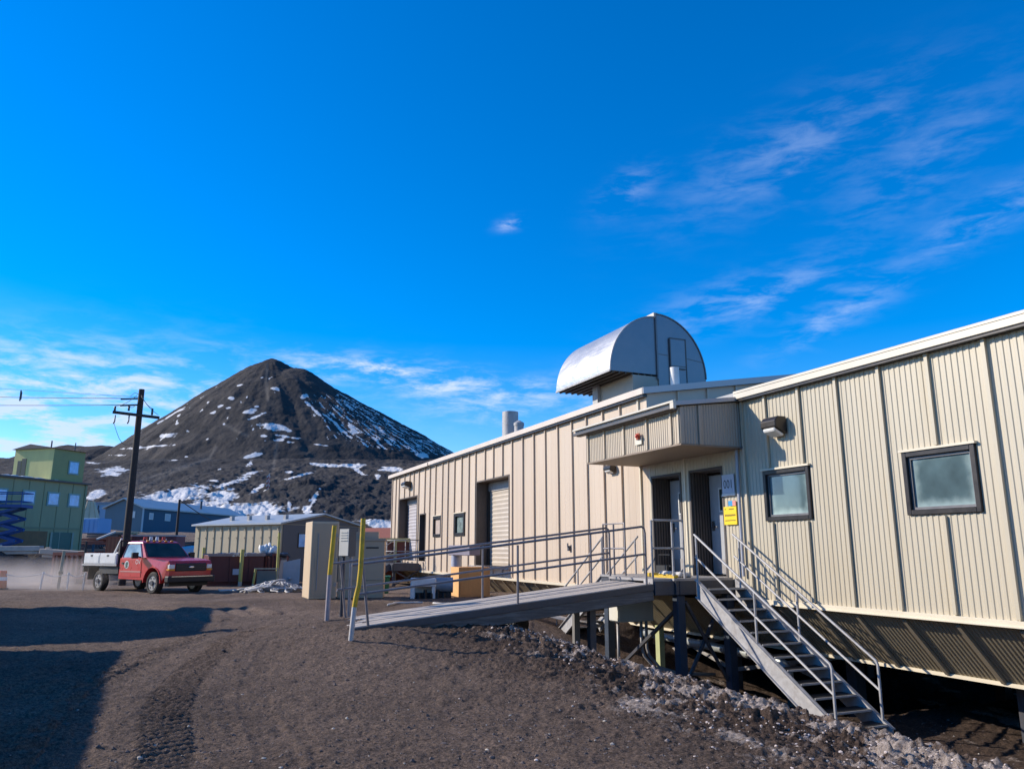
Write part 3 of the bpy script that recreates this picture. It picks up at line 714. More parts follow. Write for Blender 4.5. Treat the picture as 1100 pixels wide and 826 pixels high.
# near wing wall (ribbed cladding with joint covers)
mb = MB(); hw = [D1, D2, WR, WL_]
corr(mb, SM0, SM1, ZB, ZW, hw, .0967, .011)
seams_w = [11.90, 11.247, 10.38, 9.513, 8.63, 7.755, 6.86, 5.97, 5.08, 4.19, 3.3, 2.41, 1.52, .63, -.3, -1.2, -2.1, -3, -4, -5, -6, -7, -8]
battens(mb, seams_w, ZB+.03, ZW-.05, [(h[0]-.1, h[1]+.1, h[2]-.05, h[3]+.07) for h in (WR, WL_)])
for s in seams_w:
    for z in np.arange(-.75, 2.8, .21):
        if not any(h[0]-.12 < s < h[1]+.12 and h[2]-.06 < z < h[3]+.08 for h in (WR, WL_)): mb.box((T0-.022, s+.045, z-.009), (T0-.010, s+.063, z+.009))
mb.build('wing_wall', wing_tan, ST_)
mb = MB(); battens(mb, [13.90], -.53, 1.94, [], .05, .03); mb.build('corner_trim', trim_tan, ST_); mb = MB(); battens(mb, [15.63], ZB, ZG, [], .05, .05)
mb.build('corner_trim', trim_tan, ST_)
# garage wall
mb = MB(); hg = [G1, G2, W1, W2, D3]
corr(mb, SM1, SM2, ZB, ZG, hg, .285, .006, prof=((0, 0), (.8, 0), (.87, 1), (.93, 1), (1, 0)))
seams_g = [16.486, 17.355, 18.248, 19.106, 19.99, 20.84, 21.669, 22.52, 23.39, 24.226, 25.07, 25.88, 26.85, 27.58, 28.4, 29.256, 30.07, 30.8, 31.76, 32.57, 33.34, 34.3, 35.14, 35.86, 36.78, 37.78, 38.4, 39.1]
battens(mb, seams_g, ZB+.03, ZG-.04, [(h[0]-.03, h[1]+.03, h[2]-.04, h[3]+.05) for h in hg], .05, .055)
mb.build('garage_wall', gar_tan, ST_)
# garage gable end above the wing, far end, back
def gab(t): return 3.75+.158*(min(t, 34-t)-10)
mb = MB()
def gable(s, z0, sgn):
    ts = np.linspace(10, 24, 57)
    for a, b in zip(ts[:-1], ts[1:]):
        mb.quad(P(s, a, z0), P(s, b, z0), P(s, b, gab(b)-.12), P(s, a, gab(a)-.12))
    for t in np.arange(10.9, 24, .88):
        mb.box((t-.03, s, z0), (t+.03, s+sgn*.05, gab(t)-.14))
gable(SM1, 1.5, -1); gable(SM2, -2.0, 1)
mb.quad(P(SM1, 24, -2), P(SM2, 24, -2), P(SM2, 24, 3.7), P(SM1, 24, 3.7))
mb.quad(P(SM0, 24, -.9), P(SM1, 24, -.9), P(SM1, 24, 3.0), P(SM0, 24, 3.0))
mb.quad(P(SM0, 10, -.9), P(SM0, 24, -.9), P(SM0, 24, 3.4), P(SM0, 10, 2.9))
mb.build('end_walls', M('end_wall_siding', (.50, .42, .33), .5, 0, .07, 1.2), ST_)
# roofs
roof = MB()
def roofslab(s0, s1, t0, t1, z0, z1, th=.09):
    roof.prism([P(s0, t0, z0), P(s0, t1, z1), P(s0, t1, z1-th), P(s0, t0, z0-th)], (0, s1-s0, 0))
roofslab(15.20, 39.40, 9.86, 17, 3.735, 4.87); roofslab(15.20, 39.40, 24.15, 17.0, 3.735, 4.868)
roofslab(SM0-.1, 15.29, 9.86, 17, 3.015, 3.75); roofslab(SM0-.1, 15.29, 24.15, 17, 3.015, 3.748)
for s in (7.3, 8.15, 9.05, 9.95, 6.4, 5.5, 4.6):    # standing clips along the eave
    pass
RO = roof.build('roof', roof_m, ST_)
for s in (7.3, 8.15, 9.05, 9.95, 6.4, 5.5, 4.6):
    mb = MB(); mb.box((9.96, s-.06, 3.02), (10.2, s+.06, 3.075)); mb.build('roof_clip', gutter_m, RO)
mb = MB(); mb.box((9.835, SM0-.1, 2.875), (9.858, 11.96, 3.03)); mb.box((9.85, SM0-.1, 3.032), (9.95, 11.96, 3.04))
mb.box((9.825, SM0-.1, 2.985), (9.834, 11.96, 3.03))
mb.build('wing_fascia', fascia_m, ST_, bevel=.004)
mb = MB(); mb.box((9.86, SM0, 2.83), (9.995, 11.96, 2.872)); mb.box((9.87, 15.25, 3.545), (9.995, 39.3, 3.60))
mb.build('shaded_eave_soffit', bronze, ST_)  # soffit boxes near black, drawing the shadow line below each fascia
mb = MB(); mb.box((9.835, 15.22, 3.60), (9.858, 39.35, 3.755)); mb.box((9.80, 32.5, 3.58), (9.833, 39.42, 3.73))
mb.build('garage_fascia', M('fascia_pink', (.66, .56, .46), .45, 0, .06, 1.2), ST_, bevel=.004)
mb = MB()
mb.prism([P(15.17, 9.84, 3.60), P(15.17, 17, 4.735), P(15.17, 17, 4.885), P(15.17, 9.84, 3.755)], (0, .028, 0))
mb.prism([P(15.17, 24.2, 3.60), P(15.17, 17, 4.735), P(15.17, 17, 4.885), P(15.17, 24.2, 3.755)], (0, .028, 0))
mb.build('gable_fascia', M('gable_trim', (.46, .44, .43), .45, .1, .06, 1.2), ST_)
# stacks on the garage roof
for (s, t, r, zt, z0, m) in ((25.98, 11, .30, 4.99, 3.6, galv), (25.17, 11, .17, 4.36, 3.6, galv), (15.6, 11.05, .115, 4.43, 3.6, white_m)):
    mb = MB(); mb.tube([P(s, t, z0), P(s, t, zt)], r, 20)
    st = mb.build('exhaust_stack' if m is galv else 'vent_pipe', m, RO, smooth=True, autos=True)
mb = MB(); mb.tube([P(25.17, 11, 4.36), P(25.17, 11, 4.46)], .19, 16); mb.tube([P(25.17, 11, 4.46), P(25.17, 11, 4.56)], .19, 16, r1=.04)
mb.build('stack_cap', galv, RO, smooth=True, autos=True)
# base flashing and skirt
mb = MB(); mb.box((9.93, SM0, -.985), (9.999, 12.2, -.895)); mb.box((9.90, SM0, -.985), (9.929, 12.2, -.965))
mb.box((9.93, 15.2, -.985), (9.999, SM2, -.912))
mb.build('base_flashing', trim_tan, ST_, bevel=.004)
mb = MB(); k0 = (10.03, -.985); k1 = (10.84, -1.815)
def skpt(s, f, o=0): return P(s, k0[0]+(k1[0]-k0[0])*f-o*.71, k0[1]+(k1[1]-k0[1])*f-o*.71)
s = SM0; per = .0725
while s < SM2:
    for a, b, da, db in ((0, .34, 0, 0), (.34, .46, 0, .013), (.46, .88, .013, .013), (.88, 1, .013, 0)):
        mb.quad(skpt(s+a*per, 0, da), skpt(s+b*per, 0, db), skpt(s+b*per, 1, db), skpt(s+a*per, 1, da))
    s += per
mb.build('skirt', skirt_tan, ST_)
for s in [q+.02 for q in seams_w+seams_g+[12.75, 13.6, 14.45]]:
    mb = MB()
    mb.prism([skpt(s-.03, .01, 0), skpt(s+.03, .01, 0), skpt(s+.03, .01, .06), skpt(s-.03, .01, .06)],
             tuple(b-a for a, b in zip(skpt(s, .01), skpt(s, .98))))
    mb.build('skirt_joint', M('skirt_trim', (.30, .25, .18), .5, 0, .1, 2), ST_)
mb = MB(); mb.box((10.80, SM0, -1.87), (10.88, SM2, -1.816)); mb.build('skirt_edge', trim_tan, ST_)
# floor slab closing the building above the void, beams and piles below
mb = MB(); mb.box((10.9, SM0, -1.5), (23.9, SM2, -1.2)); mb.build('floor_slab', steel_dk, ST_)
for t in (11.6, 15.5, 20):
    mb = MB(); mb.box((t-.1, SM0, -1.85), (t+.1, SM2, -1.51)); mb.build('floor_beam', steel_dk, ST_)
for t in (11.6, 15.5):
    for s in (17.6, 14.6, 11.2, 8.0, 4.8, 1.6):
        mb = MB(); mb.box((t-.11, s-.11, -3.0), (t+.11, s+.11, -1.86))
        mb.build('pile', steel_dk, ST_)
for (sa, sb) in ((14.6, 11.2), (17.6, 14.6)):
    mb = MB(); mb.bar(P(sa, 11.55, -1.9), P(sb, 11.55, -2.6), .05, .08); mb.bar(P(sb, 11.52, -1.9), P(sa, 11.52, -2.6), .05, .08)
    mb.build('brace', galv_d, ST_)
# windows
def window(h, pane, frame=.055, depth=.07, inner=True):
    s0, s1, z0, z1 = h
    f = MB(); w = frame; a, b = T0-.05, T0+depth
    f.box((a, s0-.02, z0-.02), (b, s0+w, z1+.02)); f.box((a, s1-w, z0-.02), (b, s1+.02, z1+.02))
    f.box((a, s0+w, z0-.02), (b, s1-w, z0+w)); f.box((a, s0+w, z1-w), (b, s1-w, z1+.02))
    fo = f.build('window', bronze, ST_, bevel=.006)
    if inner:
        f = MB(); q = w; v = .038; a2, b2 = T0+.0, T0+depth-.003
        f.box((a2, s0+q, z0+q), (b2, s0+q+v, z1-q)); f.box((a2, s1-q-v, z0+q), (b2, s1-q, z1-q))
        f.box((a2, s0+q+v, z0+q), (b2, s1-q-v, z0+q+v)); f.box((a2, s0+q+v, z1-q-v), (b2, s1-q-v, z1-q))
        f.build('sash', sash_m, fo)
    f = MB(); f.box((T0+.03, s0+w, z0+w), (T0+.05, s1-w, z1-w)); f.build('pane', pane, fo)
    f = MB(); f.box((T0-.075, s0-.05, z1+.021), (T0, s1+.05, z1+.055)); f.build('head_flashing', trim_tan, fo)
window(WR, pane_m); window(WL_, pane_m)
window(W1, M('boarded_pane', (.45, .36, .30), .5, 0, .1, 3), .1, .06, False); window(W2, paneg_m, .1, .08, False)
# recessed doors
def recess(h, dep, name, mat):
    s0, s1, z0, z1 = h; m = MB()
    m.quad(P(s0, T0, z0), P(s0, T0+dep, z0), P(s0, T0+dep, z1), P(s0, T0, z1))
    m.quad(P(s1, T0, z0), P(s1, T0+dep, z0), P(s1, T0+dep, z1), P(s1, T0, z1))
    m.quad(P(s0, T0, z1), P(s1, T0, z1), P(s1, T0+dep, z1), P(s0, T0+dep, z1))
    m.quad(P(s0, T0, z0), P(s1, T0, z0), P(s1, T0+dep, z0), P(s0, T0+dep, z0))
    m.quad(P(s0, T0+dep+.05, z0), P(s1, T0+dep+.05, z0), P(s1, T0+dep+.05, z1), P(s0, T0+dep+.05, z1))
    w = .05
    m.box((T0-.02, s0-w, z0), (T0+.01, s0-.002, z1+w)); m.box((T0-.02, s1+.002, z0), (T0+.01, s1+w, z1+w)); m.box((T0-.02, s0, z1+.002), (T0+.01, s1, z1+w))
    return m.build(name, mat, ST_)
dark_rev = M('shaded_reveal', (.075, .062, .055), .6, 0, .2, 5)  # door recesses near black, their shade put into the colour
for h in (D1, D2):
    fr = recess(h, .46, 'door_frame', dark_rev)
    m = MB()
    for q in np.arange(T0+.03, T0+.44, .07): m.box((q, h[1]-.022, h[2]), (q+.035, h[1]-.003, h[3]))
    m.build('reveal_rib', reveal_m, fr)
    d = MB(); tt = T0+.455; s0, s1 = h[0]+.02, h[1]-.02
    d.box((tt, s0, h[2]+.03), (tt+.045, s1, h[3]-.05)); dr = d.build('door', door_m, ST_, bevel=.004)
    d = MB(); c = (s0+s1)/2-.02; zz = h[2]+1.33
    d.box((tt-.012, c-.17, zz), (tt-.002, c+.17, zz+.44)); d.build('door_window', truckgl, dr)
    d = MB()
    for a, b in (((c-.20, zz-.035), (c+.20, zz)), ((c-.20, zz+.44), (c+.20, zz+.475)), ((c-.20, zz), (c-.17, zz+.44)), ((c+.17, zz), (c+.20, zz+.44))):
        d.box((tt-.02, a[0], a[1]), (tt-.001, b[0], b[1]))
    d.build('window_trim', white_m, dr)
    d = MB(); d.box((tt-.014, s1-.14, h[2]+.92), (tt-.001, s1-.04, h[2]+1.12)); d.tube([P(s1-.09, tt-.03, h[2]+1.0), P(s1-.25, tt-.06, h[2]+1.0)], .017, 8); d.build('handle', chrome, dr)
    d = MB(); d.box((tt-.008, s0+.04, h[2]+.05), (tt-.001, s1-.04, h[2]+.33)); d.build('kick_plate', galv_d, dr)
    d = MB(); d.box((T0-.06, h[0]-.03, h[2]-.07), (T0+.5, h[1]+.03, h[2]-.002)); d.build('threshold', M('pale_sill', (.55, .53, .5), .5, .1, .1, 5), ST_)
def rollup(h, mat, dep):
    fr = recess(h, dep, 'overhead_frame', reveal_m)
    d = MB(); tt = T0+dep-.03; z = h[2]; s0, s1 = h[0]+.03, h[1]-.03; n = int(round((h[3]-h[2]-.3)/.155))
    for i in range(n):
        z0 = h[2]+.155*i
        d.quad(P(s0, tt, z0), P(s1, tt, z0), P(s1, tt-.02, z0+.10), P(s0, tt-.02, z0+.10))
        d.quad(P(s0, tt-.02, z0+.10), P(s1, tt-.02, z0+.10), P(s1, tt, z0+.155), P(s0, tt, z0+.155))
    dr = d.build('overhead_door', mat, ST_)
    d = MB(); d.box((tt-.05, s0, h[2]+.155*n), (tt+.02, s1, h[3]-.01)); d.build('door_header', galv_d, dr)
    d = MB(); d.box((tt-.08, s1-.10, h[2]), (tt-.021, s1, h[3]-.3)); d.build('door_track', bronze, dr)
    d = MB(); d.box((tt-.08, s0, h[2]), (tt-.021, s0+.06, h[3]-.3)); d.build('door_track', bronze, dr)
    return dr
rollup(G1, rollup_m, .52); dr = rollup(G2, rollgrey_m, .45)
m = MB()
for a, b in (((35.05, .1), (35.25, .75)), ((35.25, .55), (35.42, 1.0)), ((35.0, -.3), (35.35, -.12)), ((35.5, .0), (35.7, .16))):
    m.box((T0+.36, a[0], a[1]), (T0+.395, b[0], b[1]))
m.build('white_notice', white_m, dr)
m = MB(); m.box((T0-.08, G1[0]-.15, G1[2]-.09), (T0+.1, G1[1]+.6, G1[2]-.003)); m.build('sill', galv_d, ST_)
recess(D3, .4, 'side_door', dark_rev)
# entrance canopy: box with sloped top
ca = bpy.data.materials
m = MB(); cs0, cs1, ct = 12.0, 15.64, 8.585; zb, zt = 1.956, 2.64
corr(m, cs0+.02, cs1, zb, zt, [], .0725, .011, t=ct)
battens(m, [15.6, 14.85, 14.02, 13.13, 12.28, 12.03], zb, zt, [], .05, .045, t=ct)
CA = m.build('canopy', M('canopy_siding', (.52, .43, .315), .48, 0, .07, 1.2), ST_)
m = MB()
n = 22; ts = np.linspace(ct, 9.995, n*4+1)
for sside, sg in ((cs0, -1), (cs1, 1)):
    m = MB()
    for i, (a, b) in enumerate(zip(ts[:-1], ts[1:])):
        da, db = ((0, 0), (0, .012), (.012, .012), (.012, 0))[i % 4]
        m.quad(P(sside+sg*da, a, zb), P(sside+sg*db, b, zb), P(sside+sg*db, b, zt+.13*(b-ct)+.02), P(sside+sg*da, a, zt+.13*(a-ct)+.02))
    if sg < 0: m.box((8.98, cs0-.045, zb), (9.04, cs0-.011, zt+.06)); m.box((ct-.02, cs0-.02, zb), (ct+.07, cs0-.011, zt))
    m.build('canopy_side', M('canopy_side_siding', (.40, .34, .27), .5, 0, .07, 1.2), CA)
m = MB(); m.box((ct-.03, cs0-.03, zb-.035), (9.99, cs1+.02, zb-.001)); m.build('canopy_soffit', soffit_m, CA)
m = MB(); m.prism([P(cs0-.09, 8.44, 2.66), P(cs0-.09, 9.99, 2.865), P(cs0-.09, 9.99, 2.945), P(cs0-.09, 8.44, 2.74)], (0, cs1+.35-cs0+.09, 0))
m.build('canopy_roof', M('canopy_roof_sheet', (.40, .39, .385), .45, .2, .08, 1.5), CA)
m = MB(); m.box((8.385, cs0+.02, 2.60), (8.438, cs1+.36, 2.665)); m.box((8.44, cs0+.02, 2.585), (8.56, cs1+.3, 2.655)); m.build('gutter', gutter_m, CA, bevel=.008)
m = MB(); m.prism([P(cs0-.09, 8.37, 2.715), P(cs0-.09, 8.436, 2.715), P(cs0-.09, 8.436, 2.775), P(cs0-.09, 8.37, 2.75)], (0, cs1+.45-cs0, 0))
m.box((8.372, cs0-.095, 2.60), (8.435, cs0+.018, 2.712)); m.build('gutter_lip', fascia_m, CA)
m = MB(); m.tube([P(12.10, 9.94, 1.91), P(12.10, 9.94, -.5)], .032, 10); m.build('downspout', M('downspout_paint', (.40, .41, .45), .45, .1, .08, 3), ST_, smooth=True, autos=True)
m = MB(); m.box((9.95, 12.58, 1.03), (9.985, 12.66, 1.065)); m.box((9.93, 11.9, 1.915), (9.99, 12.62, 1.95)); m.build('trim_strip', sash_m, ST_)

# ------------------------------------------------------------------ things on the walls
def wall_lamp(name, label, s0, s1, z0, z1, dep):
    o = bthing(name, label, 'wall lamp', (s0+s1)/2, T0, z0, 'wall lamps on the tan building')
    w = s1-s0
    m = MB(); t1 = T0-dep
    m.prism([P(s0, T0-.03, z1), P(s0, t1+dep*.25, z1), P(s0, t1, z1-(z1-z0)*.25), P(s0, t1, z0+(z1-z0)*.42), P(s0, T0-.03, z0+(z1-z0)*.05)], (0, w, 0))
    m.build('housing', bronze, o, bevel=.012)
    m = MB(); m.prism([P(s0+.04, t1+.015, z0+(z1-z0)*.40), P(s0+.04, T0-.06, z0+(z1-z0)*.06), P(s0+.04, T0-.08, z0-.03), P(s0+.04, t1+dep*.5, z0+.0), P(s0+.04, t1+.01, z0+(z1-z0)*.2)], (0, w-.08, 0))
    m.build('lens', lamp_gl, o, bevel=.02)
    m = MB(); m.box((T0-.03, s0+w*.2, z0+.02), (T0-.001, s1-w*.2, z1-.02)); m.build('back_plate', bronze, o)
wall_lamp('wall_lamp', 'large dark bronze wall lamp on the wing, above the small window', 10.71, 11.10, 2.03, 2.36, .30)
wall_lamp('wall_lamp', 'small dark wall lamp tucked just under the canopy end', 16.75, 17.1, 1.88, 2.08, .2)
wall_lamp('wall_lamp', 'dark wall lamp over the far overhead door of the garage', 35.6, 36.25, 2.86, 3.16, .36)
o = bthing('alarm_light', 'small red alarm light on the canopy front', 'alarm light', 13.40, 8.57, 2.2)
m = MB(); m.box((8.50, 13.33, 2.20), (8.535, 13.46, 2.33)); m.build('base_box', M('red_box_paint', (.45, .09, .03), .5, 0, .1, 5), o, bevel=.01)
m = MB(); m.blob(P(13.36, 8.47, 2.265), (.04, .05, .04), 1, .05); m.build('lens', redlens, o, smooth=True)
m = MB(); m.box((8.536, 13.30, 2.10), (8.553, 13.54, 2.26)); m.build('backing_plate', M('pale_patch', (.66, .62, .5), .5, 0, .05, 5), o)
# number sign
o = bthing('number_sign', 'grey number plate reading 001 beside the entrance door', 'sign', 12.43, 9.96, 1.07)
m = MB(); m.box((9.945, 12.235, 1.09), (9.962, 12.60, 1.455)); m.build('plate', sign_grey, o)
m = text_mb('001', .21, lambda x, y: P(12.412-x, 9.9425, 1.255+y*1.15), .92); m.build('digits', ink, o, recalc=False)
m = MB(); m.box((9.94, 12.225, 1.035), (9.97, 12.61, 1.085)); m.build('bottom_strip', white_m, o)
o = bthing('warning_sign', 'yellow warning notice under the number plate', 'sign', 12.41, 9.96, .47)
m = MB(); m.box((9.95, 12.22, .475), (9.966, 12.60, .825)); m.build('plate', sign_yel, o)
m = MB(); g = random.Random(3)
for z, a, b, h in ((.775, 12.29, 12.44, .026), (.775, 12.53, 12.565, .03), (.655, 12.25, 12.57, .036), (.555, 12.25, 12.57, .022)):
    q = b
    while q > a+.012:
        w = g.uniform(.012, .03); m.box((9.9465, max(a, q-w), z-h/2+g.uniform(0, .006)), (9.9495, q, z+h/2)); q -= w+.007
m.build('faded_print', ink_br, o)
o = bthing('door_sticker', 'small blue and red sticker above the yellow notice', 'sticker', 12.33, 9.965, .84)
m = MB(); m.box((9.953, 12.27, .835), (9.962, 12.45, .935)); m.build('blue_field', M('sticker_blue', (.03, .28, .55), .5, 0, .05, 5), o)
m = MB(); m.box((9.9485, 12.225, .835), (9.958, 12.32, .935)); m.build('red_field', M('sticker_red', (.7, .25, .2), .5, 0, .05, 5), o)
o = bmesh_thing(MB().box((9.93, 19.31, -.04), (9.985, 19.40, .10)).box((9.91, 19.33, .06), (9.93, 19.38, .17)), 'wall_outlet', steel_dk, 'small dark outlet box low on the garage wall', 'outlet', 19.35, 9.96, -.04)

# ------------------------------------------------------------------ roof ventilation hood
V = bthing('ventilation_hood', 'big rounded silver ventilation hood on the garage roof', 'vent hood', 17, 11, 3.9)
vs0, vs1 = 16.4, 19.46; tc_, zc_ = 11.10, 4.42; ra, rb = 1.42, 1.56
def arc(a0, a1, n, ra=ra, rb=rb, zc=zc_, tc=tc_): return [(tc+ra*math.cos(a0+(a1-a0)*i/n), zc+rb*math.sin(a0+(a1-a0)*i/n)) for i in range(n+1)]
lf = arc(math.pi/2, math.pi, 20)
m = MB()
for s0, s1 in ((vs0, vs1),):
    for (a, za), (b, zb2) in zip(lf[:-1], lf[1:]):
        k = 8
        for i in range(k):
            q0 = s0+(s1-s0)*i/k; q1 = s0+(s1-s0)*(i+1)/k
            m.quad(P(q0, a, za), P(q1, a, za), P(q1, b, zb2), P(q0, b, zb2))
m.build('curved_sheet', duct_m, V, smooth=True)
m = MB()
for s in (vs0+.01, vs1-.01):
    m = MB(); m.poly([P(s, a, z) for a, z in lf]+[P(s, tc_, zc_)]); m.build('hood_end', ductend_m, V)
m = MB(); m.box((tc_-ra+.03, vs0+.03, zc_+.0), (tc_-.02, vs1-.03, zc_+.04))
for i in range(7): m.box((tc_-ra+.08+i*.19, vs0+.04, zc_-.045), (tc_-ra+.12+i*.19, vs1-.04, zc_))
m.build('louvre', M('dark_louvre', (.09, .075, .06), .5, .3, .2, 5), V)
m = MB()
for (a, za), (b, zb2) in zip(lf[:-1], lf[1:]): m.bar(P(vs0-.005, a, za), P(vs0-.005, b, zb2), .03, .03)
m.bar(P(vs0, tc_-ra, zc_), P(vs1, tc_-ra, zc_), .04, .05); m.build('edge_trim', galv, V)
rt = arc(0, math.pi/2, 18, 1.50, 1.64)
m = MB(); e0 = vs0-.02
m.poly([P(e0, a, z) for a, z in rt]+[P(e0, tc_+.02, 3.9), P(e0, tc_+1.50, 4.0)])
m.build('plant_room_end', ductend_m, V); m = MB()
m.poly([P(vs1, a, z) for a, z in rt]+[P(vs1, tc_+.02, 3.9), P(vs1, tc_+1.50, 4.0)])
RH = m.build('plant_room_end', ductend_m, V)
m = MB()
for (a, za), (b, zb2) in zip(rt[:-1], rt[1:]): m.quad(P(e0, a, za), P(vs1, a, za), P(vs1, b, zb2), P(e0, b, zb2))
m.quad(P(e0, tc_+1.5, 4.42), P(vs1, tc_+1.5, 4.42), P(vs1, tc_+1.5, 3.9), P(e0, tc_+1.5, 3.9))
m.quad(P(e0, tc_+.02, 3.9), P(vs1, tc_+.02, 3.9), P(vs1, tc_+.02, 6.03), P(e0, tc_+.02, 6.03))
m.build('plant_room_shell', duct_m, V, smooth=True, autos=True)
m = MB()
for (a, za), (b, zb2) in zip(rt[:-1], rt[1:]): m.bar(P(e0-.008, a, za), P(e0-.008, b, zb2), .03, .03)
m.bar(P(e0-.004, tc_+.03, 4.98), P(e0-.004, tc_+.40, 4.96), .012, .015); m.bar(P(e0-.004, tc_+.86, 4.94), P(e0-.004, tc_+1.4, 4.88), .012, .015)
m.box((tc_-.03, e0-.012, 4.3), (tc_+.012, e0+.06, 6.08)); m.build('seam_strip', sash_m, V)
m = MB(); m.box((tc_-.06, vs0-.01, 5.95), (tc_+.07, vs1, 6.10)); m.build('ridge_cap', fascia_m, V, bevel=.01)
m = MB(); m.box((tc_+.38, e0-.035, 4.02), (tc_+.86, e0-.002, 5.42)); dd = m.build('access_door', ductend_m, V)
m = MB()
for a, b in (((.36, 4.0), (.39, 5.44)), ((.85, 4.0), (.88, 5.44)), ((.36, 5.42), (.88, 5.45))): m.box((tc_+a[0], e0-.045, a[1]), (tc_+b[0], e0-.036, b[1]))
m.bar(P(e0-.05, tc_+.62, 4.62), P(e0-.05, tc_+.82, 4.62), .03, .03); m.box((tc_+.39, e0-.04, 4.68), (tc_+.85, e0-.036, 4.70)); m.build('door_trim', gutter_m, dd)
m = MB(); m.box((10.35, vs0+.02, 3.6), (tc_+.01, 18.3, zc_-.05)); m.build('curb', M('curb_sheet', (.40, .34, .27), .5, .2, .1, 2), V)
m = MB(); m.box((10.26, 18.1, 3.6), (10.349, 18.38, zc_-.01)); m.build('support_post', galv, V)
# ------------------------------------------------------------------ ramp, landing, stairs
ZD = -.53
def rail(mb, pts, r=.021): mb.tube(pts, r, 8)
RA = bthing('access_ramp', 'long weathered wooden ramp with pipe handrails rising to the entrance', 'ramp', 13.3, 2.8, -1.3)
rs0, rs1, rt0, rt1 = 12.52, 14.12, 2.62, 8.16
def rz(t): return -1.172+(t-2.8)*(-.615+1.172)/(8.16-2.8)
m = MB(); nb = 6; wv = (rs1-rs0)/nb
for i in range(nb):
    a = rs0+i*wv+.012; b = rs0+(i+1)*wv-.012; e = random.uniform(-.006, .006)
    m.prism([P(a, rt0, rz(rt0)+e), P(a, rt1, rz(rt1)+e), P(a, rt1, rz(rt1)-.05+e), P(a, rt0, rz(rt0)-.05+e)], (0, b-a, 0))
m.build('ramp_deck', deck_wood, RA, bevel=.006)
for s in (rs0-.055, rs1-.005):
    m = MB(); m.prism([P(s, rt0, rz(rt0)-.012), P(s, rt1, rz(rt1)-.012), P(s, rt1, rz(rt1)-.12), P(s, rt0, rz(rt0)-.12)], (0, .06, 0)); m.build('side_plank', steel_dk, RA)
    m = MB(); m.prism([P(s+.01, rt0+.2, rz(rt0+.2)-.122), P(s+.01, rt1, rz(rt1)-.122), P(s+.01, rt1, rz(rt1)-.31), P(s+.01, rt0+.2, rz(rt0)-.29)], (0, .11, 0)); m.build('side_beam', beam_wood, RA, bevel=.01)
m = MB()
for t in np.arange(3.4, 8.1, .9): m.box((t, rs0+.07, rz(t)-.2), (t+.08, rs1-.02, rz(t)-.06))
m.build('joist', beam_wood, RA)
m = MB(); m.box((6.95, rs0+.2, -2.7), (7.07, rs0+.32, rz(7)-.12)); m.build('prop', steel_dk, RA)
m = MB(); m.box((7.3, rs1-.12, -2.7), (7.42, rs1-.02, rz(7.3)-.12)); m.build('prop', M('prop_grey', (.2, .19, .18), .6, .1, .15, 5), RA)
def ramprail(s, t0, t1, posts, start_post=True):
    m = MB(); h = .95; hm = .49
    m.tube([P(s, t0-.12, rz(t0-.12)+h), P(s, t1, rz(t1)+h+.1), P(s, t1+.05, rz(t1)+h+.07), P(s, t1+.07, rz(t1)+h-.02), P(s, t1+.07, rz(t1)+.0)], .022, 8)
    m.tube([P(s, t0, rz(t0)+hm), P(s, t1+.06, rz(t1)+hm+.06)], .02, 8)
    for i, t in enumerate(posts): m.tube([P(s, t+(.13 if i == 0 else .0), rz(t)-.05), P(s, t, rz(t)+h+.02*i)], .022, 8)
    m.build('handrail', rail_m, RA, smooth=True, autos=True)
ramprail(rs0+.015, 2.70, 7.98, (2.75, 5.45)); ramprail(rs1-.02, 2.66, 8.12, (2.70, 5.40, 7.75))

LA = bthing('entrance_landing', 'steel entrance landing on blue-grey legs with pipe railings', 'landing', 13.8, 9.2, -2.7)
m = MB(); m.box((8.58, 12.42, ZD-.045), (9.94, 15.22, ZD)); m.box((8.165, 12.5, ZD-.05), (8.579, 14.12, ZD-.003)); m.build('platform', galv_d, LA)
m = MB(); m.box((8.60, 12.40, ZD-.30), (8.68, 15.2, ZD-.047)); m.box((8.69, 12.40, ZD-.30), (9.93, 12.46, ZD-.047)); m.box((8.69, 15.1, ZD-.30), (9.93, 15.16, ZD-.047))
m.box((8.17, 12.44, ZD-.30), (8.595, 12.50, ZD-.052)); m.build('edge_beam', steel_dk, LA, bevel=.005)
m = MB(); m.prism([P(12.47, 8.155, ZD-.02), P(12.8, 8.155, ZD-.02), P(12.8, 8.155, ZD-.28), P(12.55, 8.155, ZD-.28)], (.014, 0, 0))
for z in (-.08, -.14, -.2): m.box((8.14, 12.60, ZD+z-.01), (8.154, 12.63, ZD+z+.012))
m.build('gusset_plate', galv, LA)
for s, t in ((12.53, 8.74), (12.5, 9.85), (15.05, 8.7)):
    m = MB(); m.box((t-.085, s-.085, -2.85), (t+.085, s+.085, ZD-.31)); m.box((t-.14, s-.14, -2.72), (t+.14, s+.14, -2.68)); m.build('leg', steel_bl, LA, bevel=.008)
m = MB(); m.bar(P(12.5, 8.86, -.95), P(12.5, 9.74, -2.4), .05, .05); m.bar(P(12.55, 9.74, -.95), P(12.55, 8.86, -2.4), .05, .05)
m.bar(P(12.66, 8.78, -1.1), P(14.9, 8.74, -2.5), .06, .06); m.build('cross_brace', steel_dk, LA)
m = MB(); hz = ZD+1.07; hm = ZD+.55; tf = 8.62
m.tube([P(12.50, 8.20, hz), P(12.50, 8.88, hz)], .021, 8); m.tube([P(12.50, 8.16, hm), P(12.50, 8.88, hm)], .019, 8)
m.tube([P(12.50, 8.63, ZD), P(12.50, 8.63, hz)], .022, 8); m.tube([P(12.50, 8.88, ZD), P(12.50, 8.88, hz)], .022, 8)
m.tube([P(12.50, 8.17, ZD), P(12.50, 8.17, hz)], .022, 8)
m.build('guard_rail', galv, LA, smooth=True, autos=True)
m = MB()
